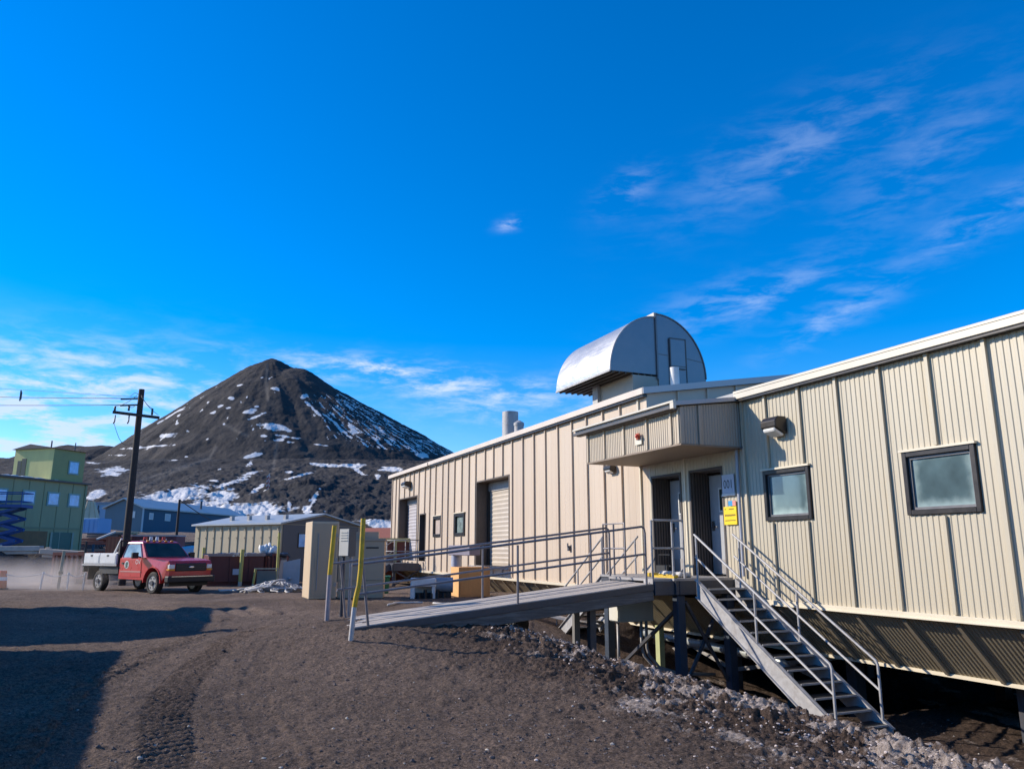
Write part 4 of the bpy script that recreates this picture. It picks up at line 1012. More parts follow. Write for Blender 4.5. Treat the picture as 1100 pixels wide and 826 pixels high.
m.tube([P(14.2, tf, ZD), P(14.2, tf, hz), P(15.1, tf, hz), P(15.1, tf, ZD)], .021, 8); m.tube([P(14.2, tf, hm), P(15.1, tf, hm)], .019, 8); m.tube([P(14.65, tf, ZD), P(14.65, tf, hz)], .02, 8)
m.build('guard_rail', rail_m, LA, smooth=True, autos=True)
m = MB(); m.box((8.60, 12.45, ZD+.002), (8.66, 13.2, ZD+.04)); m.build('toe_board', yellow_p, LA)

def stair(name, label, s0, sg, t0, t1, n, zb, rails, grp):
    o = bthing(name, label, 'stairs', s0+sg*n*.14, t0, zb, grp)
    rise, run = .163, .267
    def z(i): return ZD-rise*i
    for i in range(1, n+1):
        m = MB(); s = s0+sg*run*(i-1)
        a, b = sorted((s, s+sg*(run+.02))); m.box((t0+.05, a, z(i)-.035), (t1-.05, b, z(i)))
        tr = m.build('tread', black_m, o)
        m = MB(); e = s+sg*(run+.022); m.box((t0+.05, e-.010, z(i)-.026), (t1-.05, e+.006, z(i)+.002)); m.build('nosing', galv, tr)
    L = run*(n+.3); zs = rise*(n+.3)
    for t in (t0, t1-.04):
        m = MB(); e0 = .02
        m.prism([P(s0, t, ZD-.0), P(s0+sg*L, t, ZD-zs), P(s0+sg*L, t, ZD-zs-.12), P(s0+sg*(L-.22), t, ZD-zs-.20), P(s0, t, ZD-.33)], (.035, 0, 0))
        q = .035
        m.bar(P(s0, t-.02 if t == t0 else t+.055, ZD-.012), P(s0+sg*L, t-.02 if t == t0 else t+.055, ZD-zs-.012), .045, .014)
        m.bar(P(s0, t-.02 if t == t0 else t+.055, ZD-.318), P(s0+sg*(L-.25), t-.02 if t == t0 else t+.055, ZD-zs-.17), .045, .014)
        m.build('stringer', galv, o)
    for t, h0, ps in rails:
        m = MB(); h = .80; hm2 = .40; k = rise/run
        def q(s, dz): return P(s0+sg*s, t, ZD-k*s+dz)
        e = run*n-.08
        m.tube([q(h0, h), q(e-.03, h), q(e, h-.04), q(e, -.05)], .021, 8); m.tube([q(h0+.01, hm2), q(e, hm2)], .019, 8)
        for a in ps: m.tube([q(a, -.03), q(a, h)], .021, 8)
        m.build('handrail', galv, o, smooth=True, autos=True)
    return o
stair('metal_staircase', 'steel staircase from the landing down the bank towards the camera side', 12.08, -1, 8.83, 9.75, 12, -2.6,
      ((8.83, .0, (.05, 1.56)), (9.73, -.02, (.15, 1.56))), 'staircases off the entrance landing')
stair('metal_staircase', 'steel staircase running down behind the ramp along the garage wall', 15.16, 1, 8.62, 9.55, 9, -2.0,
      ((8.64, .0, (.05, 1.2)), (9.53, -.02, (.1, 1.2))), 'staircases off the entrance landing')
# things lying on the landing
o = bthing('spill_kit', 'heap of yellow straps and pale rags at the landing rail', 'rags', 13.2, 8.8, ZD)
m = MB(); g = random.Random(4)
for i in range(9): m.box((8.70+.02*(i % 3), 12.62+i*.11, ZD+.002), (8.82+.03*(i % 2), 12.71+i*.11, ZD+.05+.03*g.random()))
m.build('yellow_strap', yellow_p, o, bevel=.01)
m = MB()
for i in range(12): m.blob(P(12.62+g.random()*1.0, 8.9+g.random()*.22, ZD+.05), (.07, .07, .055), i, .5)
m.build('pale_rag', rope_m, o, smooth=True)
o = bthing('boot_scraper', 'dark boot brush standing at the first entrance door', 'boot brush', 14.2, 9.5, ZD)
m = MB(); m.box((9.45, 13.95, ZD+.002), (9.70, 14.45, ZD+.05)); m.build('base', steel_dk, o)
m = MB(); m.box((9.5, 14.0, ZD+.05), (9.56, 14.4, ZD+.2)); m.box((9.6, 14.0, ZD+.05), (9.66, 14.4, ZD+.2)); m.tube([P(14.42, 9.6, ZD+.05), P(14.42, 9.6, ZD+.42), P(14.0, 9.6, ZD+.42)], .014, 6); m.build('brush', black_m, o)

# ------------------------------------------------------------------ under the deck
E_ = bthing('electrical_cabinet', 'grey electrical cabinet hung under the landing with conduits below', 'cabinet', 14.15, 8.6, -1.44)
m = MB(); m.box((8.3, 13.98, -1.435), (9.12, 14.34, -.89)); m.build('cabinet_box', M('cabinet_grey', (.46, .47, .45), .5, .1, .08, 3), E_, bevel=.01)
m = MB(); m.box((8.275, 14.0, -1.41), (8.298, 14.33, -.91)); m.box((8.26, 13.96, -1.35), (8.285, 13.975, -.95)); m.build('cabinet_door', panel_m, E_)
for i, (s, t) in enumerate(((14.2, 8.4), (13.99, 8.82), (13.99, 8.94))):
    m = MB()
    if i == 0: m.tube([P(s, t, -1.43), P(s, t, -2.6)], .03, 8)
    else: m.tube([P(s, t, -1.43), P(s, t, -1.95), P(s-.02, t+.04, -2.1), P(s-.12, t+.2, -2.32), P(s-.3, t+.5, -2.42), P(s-.6, t+1.2, -2.45)], .032, 8)
    m.build('conduit', galv_d, E_, smooth=True)
o = bthing('utility_pipe', 'pale insulated pipe with an elbow running under the building', 'pipe', 11.5, 10.7, -2.6)
m = MB(); m.tube([P(16.5, 10.5, -1.95), P(12.0, 10.4, -2.0), P(11.75, 10.4, -2.03), P(11.6, 10.4, -2.15), P(11.55, 10.4, -2.75)], .085, 12); m.build('pipe_run', M('pipe_jacket', (.42, .44, .43), .4, .4, .25, 6), o, smooth=True)
m = MB()
for s in (16, 15, 14.2, 13.4, 12.6, 12.15): m.tube([P(s, 10.4+.022*(s-12), -2.0+.011*(s-12)), P(s-.05, 10.4+.022*(s-12.05), -2.0+.011*(s-12))], .1, 12)
m.tube([P(11.55, 10.4, -2.35), P(11.55, 10.4, -2.42)], .11, 12); m.build('pipe_band', galv, o, smooth=True, autos=True)
bmesh_thing(MB().box((9.35, 14.15, -2.9), (9.47, 14.30, -1.55)), 'timber_post', M('pale_green_post', (.42, .44, .22), .7, 0, .12, 5), 'short pale green timber post under the landing', 'post', 14.2, 9.4, -2.9)
# corrugated culvert lying under the ramp
o = bthing('culvert_pipe', 'black corrugated pipe lying under the ramp', 'pipe', 14.6, 6.6, -1.7)
m = MB(); pts = []; 
for i in range(20):
    a = i/19; m.tube([P(14.2+a*1.5, 6.25-a*.5, -1.42-.03*a), P(14.2+a*1.5+.04, 6.25-a*.5-.013, -1.42-.03*a)], .20, 14)
m.tube([P(14.18, 6.25, -1.42), P(15.8, 5.72, -1.45)], .18, 14); m.build('pipe_wall', M('black_poly', (.03, .03, .032), .35, 0, .2, 6), o, smooth=True, autos=True)
m = MB()
for i in range(3): m.tube([P(14.35+i*.13, 6.2-i*.045, -1.42), P(14.40+i*.13, 6.19-i*.045, -1.42)], .206, 14)
m.build('white_band', white_m, o, smooth=True, autos=True)
o = bmesh_thing(MB().bar(P(13.3, 4.55, -1.36), P(14.9, 6.4, -1.55), .45, .05), 'loose_plank', conc_m, 'pale plank lying on the bank below the ramp', 'plank', 13.8, 5.2, -1.5)
o = bmesh_thing(MB().bar(P(18.8, 7.4, -1.30), P(16.4, 9.2, -1.75), .24, .05, (0, 0, 1)), 'loose_beam', galv_d, 'loose grey beam leaning in the rubble behind the ramp', 'beam', 17.6, 8.3, -1.6)

# ------------------------------------------------------------------ by the foot of the ramp
def post_b(name, label, cat, s, t, z, grp=None): return bthing(name, label, cat, s, t, z, grp)
MG = 'yellow marker posts by the ramp'
o = thing('marker_post', 'straight yellow marker post left of the ramp foot', 'post', (-3.17, 13.72, gz(-3.17, 13.72)-.03), 0, MG); z0 = o.location.z
m = MB(); m.tube([(0, 0, 0), (.012, 0, .42-1.17-z0+.32)], .042, 12); m.build('bare_base', mauve_m, o, smooth=True, autos=True)
m = MB(); m.tube([(.012, 0, .42-1.17-z0+.32), (.055, 0, .412-z0)], .042, 12); m.build('yellow_sleeve', yellow_p, o, smooth=True, autos=True)
o = thing('marker_post', 'bent yellow marker post in front of the ramp foot', 'post', (-2.36, 11.78, gz(-2.36, 11.78)-.03), 0, MG); z0 = o.location.z
m = MB(); m.tube([(0, 0, 0), (.035, 0, -.83-z0)], .038, 12); m.build('bare_base', M('worn_white_post', (.55, .53, .52), .6, .1, .2, 8), o, smooth=True, autos=True)
m = MB(); m.tube([(.035, 0, -.83-z0), (.055, 0, -.68-z0), (.088, 0, -.52-z0), (.105, 0, -.3-z0), (.115, 0, .455-z0)], .038, 12); m.build('yellow_sleeve', yellow_p, o, smooth=True, autos=True)
o = thing('power_pedestal', 'beige louvred electrical box on two posts behind the ramp foot', 'electrical box', (-3.14, 14.75, gz(-3.14, 14.75)-.03), R(58)); z0 = o.location.z
m = MB(); m.box((-.02, -.13, -.125-z0), (.16, .12, .385-z0)); pb = m.build('panel_box', M('panel_shaded_side', (.10, .10, .10), .5, .1, .1, 4), o)  # box sides near black: shade put into their colour
m = MB(); m.box((-.035, -.12, -.115-z0), (-.021, .11, .375-z0))
for i in range(4): m.box((-.045, -.09, .31-i*.05-z0), (-.034, .08, .322-i*.05-z0))
m.build('panel_door', panel_m, o)
for x, y, mt in ((.05, .06, steel_dk), (.10, -.08, galv_d)):
    m = MB(); m.tube([(x, y, 0), (x, y, .1-z0)], .03, 8); m.build('post', mt, o, smooth=True, autos=True)

# beige lockers behind the ramp foot
LK = 'beige storage lockers by the ramp'
o = thing('storage_locker', 'tall beige steel locker with a sunlit end standing in the yard', 'locker', (-5.80, 22.7, gz(-5.7, 22.8)-.05), R(24), LK); z0 = o.location.z; zt = .80-z0
m = MB(); m.box((0, 0, .06), (.78, 1.15, zt)); m.build('locker_box', beige_m, o, bevel=.012)
m = MB(); m.box((.05, -.015, .12), (.73, -.001, zt-.06)); m.box((.12, -.03, .9), (.15, -.016, 1.2)); m.build('locker_door', beige_d, o)
m = MB()
for z in (.4, 1.1, 1.8): m.box((.69, -.03, z), (.76, -.016, z+.1))
m.bar((.2, -.03, .3), (.2, -.03, 1.9), .02, .02); m.build('hinge', galv_d, o)
m = MB(); m.box((.03, .05, 0), (.75, 1.1, .06)); m.build('skid', steel_dk, o)
m = MB(); m.box((.60, -.022, 1.15), (.65, -.016, 1.65)); m.build('blue_tag', M('blue_tag', (.05, .3, .5), .5, 0, .1, 4), o)
o = thing('storage_locker', 'lower beige steel locker with a thick lid behind the yellow posts', 'locker', (-5.08, 23.1, gz(-5, 23.1)-.05), R(7), LK); z0 = o.location.z; zt = .25-z0
m = MB(); m.box((0, 0, .05), (1.32, 1.1, zt)); m.box((-.02, -.02, .55), (1.34, -.001, .575)); m.build('locker_box', beige_d, o, bevel=.012)
m = MB(); m.box((-.03, -.03, zt), (1.35, 1.13, zt+.06)); m.box((.1, .5, zt+.06), (1.1, 1.1, .42-z0+.1)); m.build('lid', M('lid_brown', (.40, .31, .22), .6, 0, .1, 3), o)
m = MB(); m.box((.78, -.012, zt-.22), (1.15, -.001, zt-.18)); m.build('slot', black_m, o)

# wooden crate, white unit, pipe stand behind the ramp
CR = thing('wooden_crate', 'orange-brown plywood crate standing behind the ramp rail', 'crate', (-1.59, 23.95, gz(-1.5, 24.2)-.04), R(20)); z0 = CR.location.z
m = MB(); m.box((0, .0, .03), (.97, .9, .90)); m.build('crate_box', crate_w, CR, bevel=.006)
m = MB()
m.box((0, -.012, .03), (.97, -.001, .1)); m.box((0, -.012, .1), (.06, -.001, .9)); m.box((.06, -.012, .83), (.97, -.001, .9)); m.box((.91, -.012, .1), (.97, -.001, .83))
m.build('crate_batten', M('crate_batten', (.5, .24, .085), .7, 0, .15, 4), CR)
m = MB(); m.box((-.02, 0, .03), (-.002, .9, .9)); m.build('crate_sunlit_end', M('crate_sunlit_end', (.72, .40, .15), .6, 0, .1, 3), CR)  # end face in brighter plywood, sunlight put into its colour
o = thing('equipment_unit', 'low white equipment unit with a grey hose drum beside the crate', 'equipment', (-2.95, 23.1, gz(-2.4, 23.3)-.04), R(8)); z0 = o.location.z
m = MB(); m.box((0, 0, .38), (.74, .7, .62)); m.build('white_top', white_m, o, bevel=.03, seg=2)
m = MB(); m.box((0, .02, 0), (.12, .16, .38)); m.box((.62, .02, 0), (.72, .16, .38)); m.box((.0, .55, 0), (.7, .68, .38)); m.build('stand', white_m, o)
m = MB(); m.tube([(.74, .32, .42), (1.25, .3, .42)], .22, 16); m.build('grey_drum', bluetarp, o, smooth=True, autos=True)
m = MB()
for i in range(5): m.tube([(.25+i*.18, .05, .02), (.25+i*.18, .05, .2+.1*(i % 2))], .05, 8)
m.box((.15, .2, .02), (1.2, .5, .2)); m.build('valve', black_m, o)
o = bthing('pipe_stand', 'grey column with a boxed arm standing against the garage wall', 'pipe stand', 26.0, 9.1, -1.55)
m = MB(); m.tube([P(26.1, 9.0, -1.6), P(26.1, 9.0, -.15)], .17, 16); m.build('column', M('column_blue_grey', (.42, .44, .52), .45, .1, .1, 3), o, smooth=True, autos=True)
m = MB(); m.box((8.82, 24.25, -.2), (9.2, 26.45, .14)); m.build('boxed_arm', purple_gr, o, bevel=.02)
# landing and stairs at the far garage door
o = bthing('garage_landing', 'dark steel landing with railings and steps at the far garage door', 'landing', 35.8, 9.3, -1.5)
zl = -.60
m = MB(); m.box((8.75, 33.8, zl-.05), (9.93, 38.2, zl)); m.box((8.7, 33.76, zl-.32), (8.76, 38.2, zl-.051)); m.box((8.77, 33.76, zl-.32), (9.93, 33.82, zl-.051)); m.build('platform', steel_dk, o)
m = MB()
for a in (8.8, 9.85):
    m.tube([P(33.85, a, zl), P(33.85, a, zl+1.0)], .022, 6)
m.tube([P(33.85, 9.3, zl), P(33.85, 9.3, zl+1.0)], .02, 6)
for h in (1.0, .52): m.tube([P(33.85, 8.8, zl+h), P(33.85, 9.9, zl+h)], .022, 6); m.tube([P(33.85, 8.8, zl+h), P(38, 8.8, zl+h)], .022, 6)
for s in (35.2, 36.6, 38): m.tube([P(s, 8.8, zl), P(s, 8.8, zl+1.0)], .022, 6)
m.build('railing', galv_d, o, smooth=True)
m = MB()
for i in range(5): m.box((8.7-.27*(i+1), 34.0, zl-.18*(i+1)), (8.7-.27*i, 35.0, zl-.18*(i+1)+.03))
m.build('steps', steel_dk, o)
for s in (34.0, 35.0):
    m = MB(); m.bar(P(s, 8.7, zl-.1), P(s, 7.35, zl-1.0), .04, .25); m.build('stringer', steel_dk, o)
    m = MB(); m.tube([P(s, 8.75, zl+.95), P(s, 7.4, zl+.05), P(s, 7.4, zl-.95)], .022, 6); m.tube([P(s, 8.75, zl+.5), P(s, 7.4, zl-.4)], .02, 6); m.build('step_rail', galv, o, smooth=True)
for s, t in ((34, 8.85), (38, 8.85)):
    m = MB(); m.box((t-.06, s-.06, -1.7), (t+.06, s+.06, zl-.3)); m.build('leg', steel_dk, o)
m = MB(); m.bar(P(33.9, 8.9, -.95), P(33.9, 9.9, -1.5), .05, .06); m.bar(P(33.92, 9.9, -.95), P(33.92, 8.9, -1.5), .05, .06); m.build('cross_brace', steel_dk, o)
o = thing('waste_bin', 'green plastic waste bin beside the far garage steps', 'bin', (-4.35, 26.5, gz(-4.3, 26.7)-.03), R(10))
m = MB(); m.prism([(-.22, -.2, 0), (.22, -.2, 0), (.26, -.24, .55), (-.26, -.24, .55)], (0, .5, 0)); m.build('bin_body', green_bin, o, bevel=.02)
m = MB(); m.box((-.29, -.27, .551), (.29, .34, .60)); m.build('rim', green_bin, o, bevel=.01)
# litter of pale hoses in the yard behind the ramp
for (x, y, sd, lb) in ((-3.2, 20.6, 3, 'pale hose end curling on the gravel behind the ramp foot'), (-2.0, 21.5, 5, 'thin pale hose lying behind the ramp')):
    g = random.Random(sd); m = MB(); p = [(0, 0, .03)]; a = g.random()*6
    for i in range(9):
        a += g.uniform(-.9, .9); p.append((p[-1][0]+.17*math.cos(a), p[-1][1]+.17*math.sin(a), .035))
    m.tube(p, .03, 6); wthing(m, 'hose', rope_m, lb, 'hose', (x, y, gz(x, y)+.0), 0, smooth=True)
# ------------------------------------------------------------------ pickup truck (local x forward, y left)
hd = math.atan2(-2.2, 3.2)
fw = Vector((-13.1, 29.4)); rw = Vector((-16.3, 31.6))
lt = Vector((-math.sin(hd), math.cos(hd)))
ctr = (fw+rw)/2+lt*.88
ctr = ctr+Vector((-.18, .05)); tz = gz(ctr.x, ctr.y)-.02
T = thing('pickup_truck', 'dusty red flatbed pickup with white toolboxes driving along the yard', 'pickup truck', (ctr.x, ctr.y, tz), hd)
WB = 1.9; wr = .41
def arch(cx, r, n=12, z=.42): return [(cx+r*math.cos(math.pi-math.pi*i/n), z+r*math.sin(math.pi-math.pi*i/n)*1.0) for i in range(n+1)]
prof = [(-.42, .52), (WB-.56, .50)]+arch(WB, .55)[0:]+[(2.62, .62), (2.80, .66), (2.83, 1.10), (2.74, 1.22), (2.3, 1.27), (1.28, 1.34), (-.40, 1.30), (-.42, .52)]
m = MB(); m.prism([(x, -.96, z) for x, z in prof[:-1]], (0, 1.92, 0)); m.v = [(x, y*(1-.10*sm(x, 2.45, 2.83)), z) for x, y, z in m.v]; body = m.build('body', red_truck, T, bevel=.05, seg=3)
# cab greenhouse
def ring(z, x0, x1, hw): return [(x0, -hw, z), (x1, -hw, z), (x1, hw, z), (x0, hw, z)]
a = ring(1.29, -.42, 1.36, .92); b = ring(1.90, -.34, .72, .76); c = ring(1.95, -.24, .58, .68)
m = MB(); m.add(a+b+c, [(0, 1, 5, 4), (1, 2, 6, 5), (2, 3, 7, 6), (3, 0, 4, 7), (4, 5, 9, 8), (5, 6, 10, 9), (6, 7, 11, 10), (7, 4, 8, 11), (8, 9, 10, 11)])
m.build('cab', red_truck, T, bevel=.03, seg=2)
def lerp(p, q, f): return tuple(p[i]+(q[i]-p[i])*f for i in range(3))
def panel(p00, p10, p11, p01, u0, u1, v0, v1, off):
    f = lambda u, v: Vector(lerp(lerp(p00, p10, u), lerp(p01, p11, u), v))
    n = (Vector(p10)-Vector(p00)).cross(Vector(p01)-Vector(p00)).normalized()*off
    return [f(u0, v0)+n, f(u1, v0)+n, f(u1, v1)+n, f(u0, v1)+n]
m = MB(); m.quad(*panel(a[1], a[2], b[2], b[1], .04, .96, .10, .93, .006)); m.build('windshield', truckgl, T)
m = MB(); m.poly(panel(a[0], a[1], b[1], b[0], .10, .40, .08, .90, .008)+[]); 
p = panel(a[0], a[1], b[1], b[0], .07, .84, .07, .88, .008); p2 = panel(a[0], a[1], b[1], b[0], .12, .86, .07, .88, .008)
m = MB(); m.quad(p[0], p[1], p2[2], p2[3]); sg = m.build('side_window', truckside, T)
m = MB(); q = panel(a[2], a[3], b[3], b[2], .15, .9, .07, .88, .008); m.quad(*q); m.build('side_window', truckside, T)
m = MB(); q = panel(a[3], a[0], b[0], b[3], .1, .9, .1, .85, .008); m.quad(*q); m.build('rear_window', truckgl, T)
m = MB(); m.bar(Vector(p[1])+Vector((.02, -.006, 0)), Vector(p2[2])+Vector((.02, -.006, 0)), .05, .02); m.bar(Vector(p[0])+Vector((-.03, -.006, 0)), Vector(p2[3])+Vector((-.03, -.006, 0)), .05, .02)
m.bar(Vector(p2[3])+Vector((0, -.006, .02)), Vector(p2[2])+Vector((0, -.006, .02)), .02, .05); m.build('window_trim', M('dusty_pink_trim', (.55, .38, .36), .5, 0, .1, 5), T)
# doors
for sd in (-1, 1):
    m = MB(); y = sd*.962
    m.box((-.30, y, .60), (1.12, y+sd*.012, 1.27)); d = m.build('door', red_truck, T, bevel=.01)
    m = MB(); m.box((-.30, y+sd*.013, .785), (1.12, y+sd*.022, .83)); m.build('side_moulding', M('dusty_red_trim', (.5, .24, .2), .5, 0, .1, 5), d)
    m = MB(); m.box((-.22, y+sd*.013, 1.08), (-.08, y+sd*.04, 1.14)); m.build('handle', black_m, d)
    m = MB(); m.tube([(.12, y+sd*.013, 1.06), (.12, y+sd*.019, 1.06)], .15, 20); m.build('emblem_disc', white_m, d)
    m = MB(); m.blob((.11, y+sd*.020, 1.05), (.09, .003, .10), 3, .8); m.blob((.18, y+sd*.020, 1.12), (.05, .003, .05), 5, .8); m.build('emblem_mark', M('emblem_dark', (.03, .09, .07), .5, 0, .1, 4), d)
    m = text_mb('OV', .24, lambda u, v: (.88+u if sd < 0 else .88-u, y+sd*.016, 1.16+v)); m.build('lettering', white_m, d, recalc=False)
    m = MB(); m.bar((1.08, y, 1.33), (1.02, y+sd*.16, 1.38), .05, .05); m.box((.93, y+sd*.10, 1.30), (1.05, y+sd*.34, 1.52)); m.build('mirror', black_m, T, bevel=.02)
    m = MB()   # wheel-arch lip
    for i in range(12):
        A0 = arch(WB, .57); m.bar((A0[i][0], sd*.965, A0[i][1]), (A0[i+1][0], sd*.965, A0[i+1][1]), .05, .035)
    m.build('arch_lip', red_truck, T)
    m = MB(); m.box((2.70, sd*.885, .93), (2.842, sd*.66, 1.09)); m.build('headlight', lamp_gl, T, bevel=.02)
    m = MB(); m.box((2.66, sd*.90, .865), (2.846, sd*.66, .925)); m.build('indicator', amber, T, bevel=.01)
m = MB(); m.box((2.80, -.64, .84), (2.85, .64, 1.13)); gr = m.build('grille', black_m, T, bevel=.02)
m = MB()
for z in (.90, .965, 1.03, 1.09): m.box((2.851, -.6, z), (2.862, .6, z+.014))
m.build('grille_bar', steel_dk, gr)
m = MB(); m.blob((2.86, 0, .985), (.015, .12, .045), 0, 0, 14, 8); m.build('badge', chrome, gr, smooth=True)
m = MB(); m.box((2.70, -.97, .44), (2.96, .97, .68)); bu = m.build('front_bumper', black_m, T, bevel=.04, seg=2)
m = MB(); m.box((2.962, -.85, .64), (2.97, .85, .672)); m.build('bumper_strip', chrome, bu)
m = MB(); m.box((2.5, -.8, .3), (2.75, .8, .46)); m.build('valance', black_m, T)
# roof lights
m = MB(); m.box((.15, -.55, 1.955), (.40, .55, 1.985)); m.build('light_bar', steel_dk, T)
for y, mt, r in ((-.42, redlens, .08), (-.18, lamp_gl, .07), (.08, lamp_gl, .07), (.36, redlens, .08)):
    m = MB(); m.tube([(.28, y, 1.985), (.28, y, 2.12)], r, 10, r1=r*.8); m.build('beacon', mt, T, smooth=True, autos=True)
for y in (-.5, -.25, 0, .25, .5):
    m = MB(); m.blob((.62, y, 1.945), (.09, .06, .035), 2, 0); m.build('marker_light', amber, T, smooth=True)
# bed
m = MB(); m.box((-3.12, -1.03, .98), (-.50, 1.03, 1.06)); m.build('flatbed', steel_dk, T, bevel=.01)
for y in (-1.02, .52):
    for i in range(2):
        x0 = -3.02+i*1.22
        m = MB(); m.box((x0, y, 1.062), (x0+1.20, y+.50, 1.48)); bx_ = m.build('toolbox', white_m, T, bevel=.015)
        yo = y-.006 if y < 0 else y+.506
        m = MB(); m.box((x0+.06, yo-.004, 1.10), (x0+1.14, yo+.004, 1.40)); m.build('toolbox_lid', white_m, bx_, bevel=.004)
        m = MB(); m.box((x0+.52, yo-.014, 1.36), (x0+.66, yo+.014, 1.42)); m.build('latch', black_m, bx_)
m = MB(); m.box((-3.12, -1.045, 1.0), (-.5, -1.031, 1.05)); m.build('bed_edge', galv, T)
m = MB(); m.box((-.62, -.95, 1.06), (-.52, .95, 1.75))
for y in (-.95, -.48, 0, .48, .88): m.box((-.58, y, 1.75), (-.52, y+.07, 1.95))
m.box((-.58, -.95, 1.93), (-.52, .95, 1.99)); m.build('headboard', black_m, T)
m = MB(); m.bar((-.95, -.93, 1.45), (-.5, -.93, 2.05), .06, .05); m.bar((-.95, .93, 1.45), (-.5, .93, 2.05), .06, .05); m.build('headboard_brace', white_m, T)
m = MB(); m.box((-2.75, -.95, .45), (-2.72, -.45, .98)); m.box((-2.75, .45, .45), (-2.72, .95, .98)); m.build('mud_flap', black_m, T)
m = MB(); m.box((-3.1, -.42, .62), (2.6, -.30, .80)); m.box((-3.1, .30, .62), (2.6, .42, .80)); m.box((-.6, -.85, .5), (.2, -.5, .9)); m.box((-1.9, -.95, .7), (-.5, .95, .97)); m.box((-3.1, -1.0, .75), (-3.0, 1.0, .97)); m.build('chassis', black_m, T)
m = MB(); m.box((-2.9, -.3, 1.07), (-.8, .4, 1.32)); m.tube([(-2.9, .2, 1.45), (-.8, .25, 1.5)], .08, 8); m.build('bed_load', steel_dk, T)
m = MB(); m.tube([(-3.05, -.98, 1.06), (-3.05, -.98, 1.95)], .045, 8); m.build('corner_stake', black_m, T)
def wheel(x, y, sd):
    c = (x, y, wr); m = MB()
    n = 24; P0 = [(-.13, .27), (-.13, .36), (-.09, .405), (.09, .405), (.13, .36), (.13, .27)]
    vs = []; fs = []
    for i in range(n):
        t = 2*math.pi*i/n
        for (o_, r) in P0: vs.append((x+r*math.cos(t), y+o_, wr+r*math.sin(t)))
    k = len(P0)
    for i in range(n):
        for j in range(k-1): fs.append((i*k+j, ((i+1) % n)*k+j, ((i+1) % n)*k+j+1, i*k+j+1))
    m.add(vs, fs); w = m.build('wheel', rubber, T, smooth=True, autos=True)
    m = MB(); m.tube([(x, y-.11, wr), (x, y+.11, wr)], .272, 20); 
    m.build('rim', M('dusty_rim', (.36, .34, .32), .55, .4, .2, 6), w)
    m = MB(); m.tube([(x, y+sd*.111, wr), (x, y+sd*.15, wr)], .09, 12)
    for i in range(6):
        t = i*math.pi/3; m.tube([(x+.19*math.cos(t), y+sd*.1105, wr+.19*math.sin(t)), (x+.19*math.cos(t), y+sd*.116, wr+.19*math.sin(t))], .04, 8)
    m.build('hub', steel_dk, w)
wheel(WB, -.83, -1); wheel(WB, .83, 1); wheel(-WB, -.83, -1); wheel(-WB, .83, 1)
# dust behind the truck: a low drifting cloud
dm = bpy.data.materials.new('dust'); dm.use_nodes = True; nt = dm.node_tree; N = nt.nodes; L = nt.links
N.remove(N['Principled BSDF']); pv = N.new('ShaderNodeVolumePrincipled'); L.new(pv.outputs[0], N['Material Output'].inputs['Volume'])
pv.inputs['Color'].default_value = (.82, .74, .69, 1); pv.inputs['Anisotropy'].default_value = .2
tc = N.new('ShaderNodeTexCoord'); nn = N.new('ShaderNodeTexNoise'); nn.inputs['Scale'].default_value = .75; nn.inputs['Detail'].default_value = 4
L.new(tc.outputs['Object'], nn.inputs['Vector']); mr = N.new('ShaderNodeMapRange'); L.new(nn.outputs['Fac'], mr.inputs['Value'])
mr.inputs['From Min'].default_value = .36; mr.inputs['From Max'].default_value = .72; mr.inputs['To Max'].default_value = .22
sp_ = N.new('ShaderNodeSeparateXYZ'); L.new(tc.outputs['Object'], sp_.inputs[0])
fz = N.new('ShaderNodeMapRange'); L.new(sp_.outputs['Z'], fz.inputs['Value']); fz.inputs['From Min'].default_value = .05; fz.inputs['From Max'].default_value = 1.35
fz.inputs['To Min'].default_value = 1.7; fz.inputs['To Max'].default_value = 0
mu = N.new('ShaderNodeMath'); mu.operation = 'MULTIPLY'; L.new(mr.outputs[0], mu.inputs[0]); L.new(fz.outputs[0], mu.inputs[1]); L.new(mu.outputs[0], pv.inputs['Density'])
m = MB(); g = random.Random(2)
o = m.blob((0, 0, .55), (6.6, 2.4, 1.15), 3, .35, 20, 12).build('dust_cloud', dm, None, smooth=True)
o.location = (-21.2, 34.4, gz(-21, 34)); o.rotation_euler = (0, 0, hd); tag(o, 'pale dust hanging behind the truck', None, kind='stuff')

# ------------------------------------------------------------------ utility poles and lines
def at(x, y, Y):
    u = (x-550)/826; v = (413-y)/826; k = Y/(C_-v*S_); return Vector((u*k, Y, (S_+v*C_)*k))
px_, py_ = -17.7, 36.0; pz = gz(px_, py_)
UP = thing('utility_pole', 'tall dark wooden utility pole behind the red truck', 'utility pole', (px_, py_, pz)); top = 7.47-pz
m = MB(); m.tube([(0, 0, -.3), (0, 0, top)], .175, 14, r1=.13); m.build('pole_shaft', pole_wood, UP, smooth=True, autos=True)
m = MB(); za = 6.2-pz; m.bar((-1.15, -.2, za+.14), (1.05, -.2, za-.13), .10, .13); ca_ = m.build('crossarm', pole_wood, UP)
m = MB()
for x in (-1.08, -.42): m.tube([(x, -.2, za+.2), (x, -.2, za+.42)], .05, 8); m.tube([(x+.05, -.2, za+.0), (x+.05, -.2, za-.3), (x+.0, -.2, za-.42)], .03, 6)
m.tube([(.7, -.2, za), (.7, -.2, za+.3)], .05, 8); m.build('insulator', steel_dk, ca_, smooth=True)
m = MB(); g = random.Random(1)
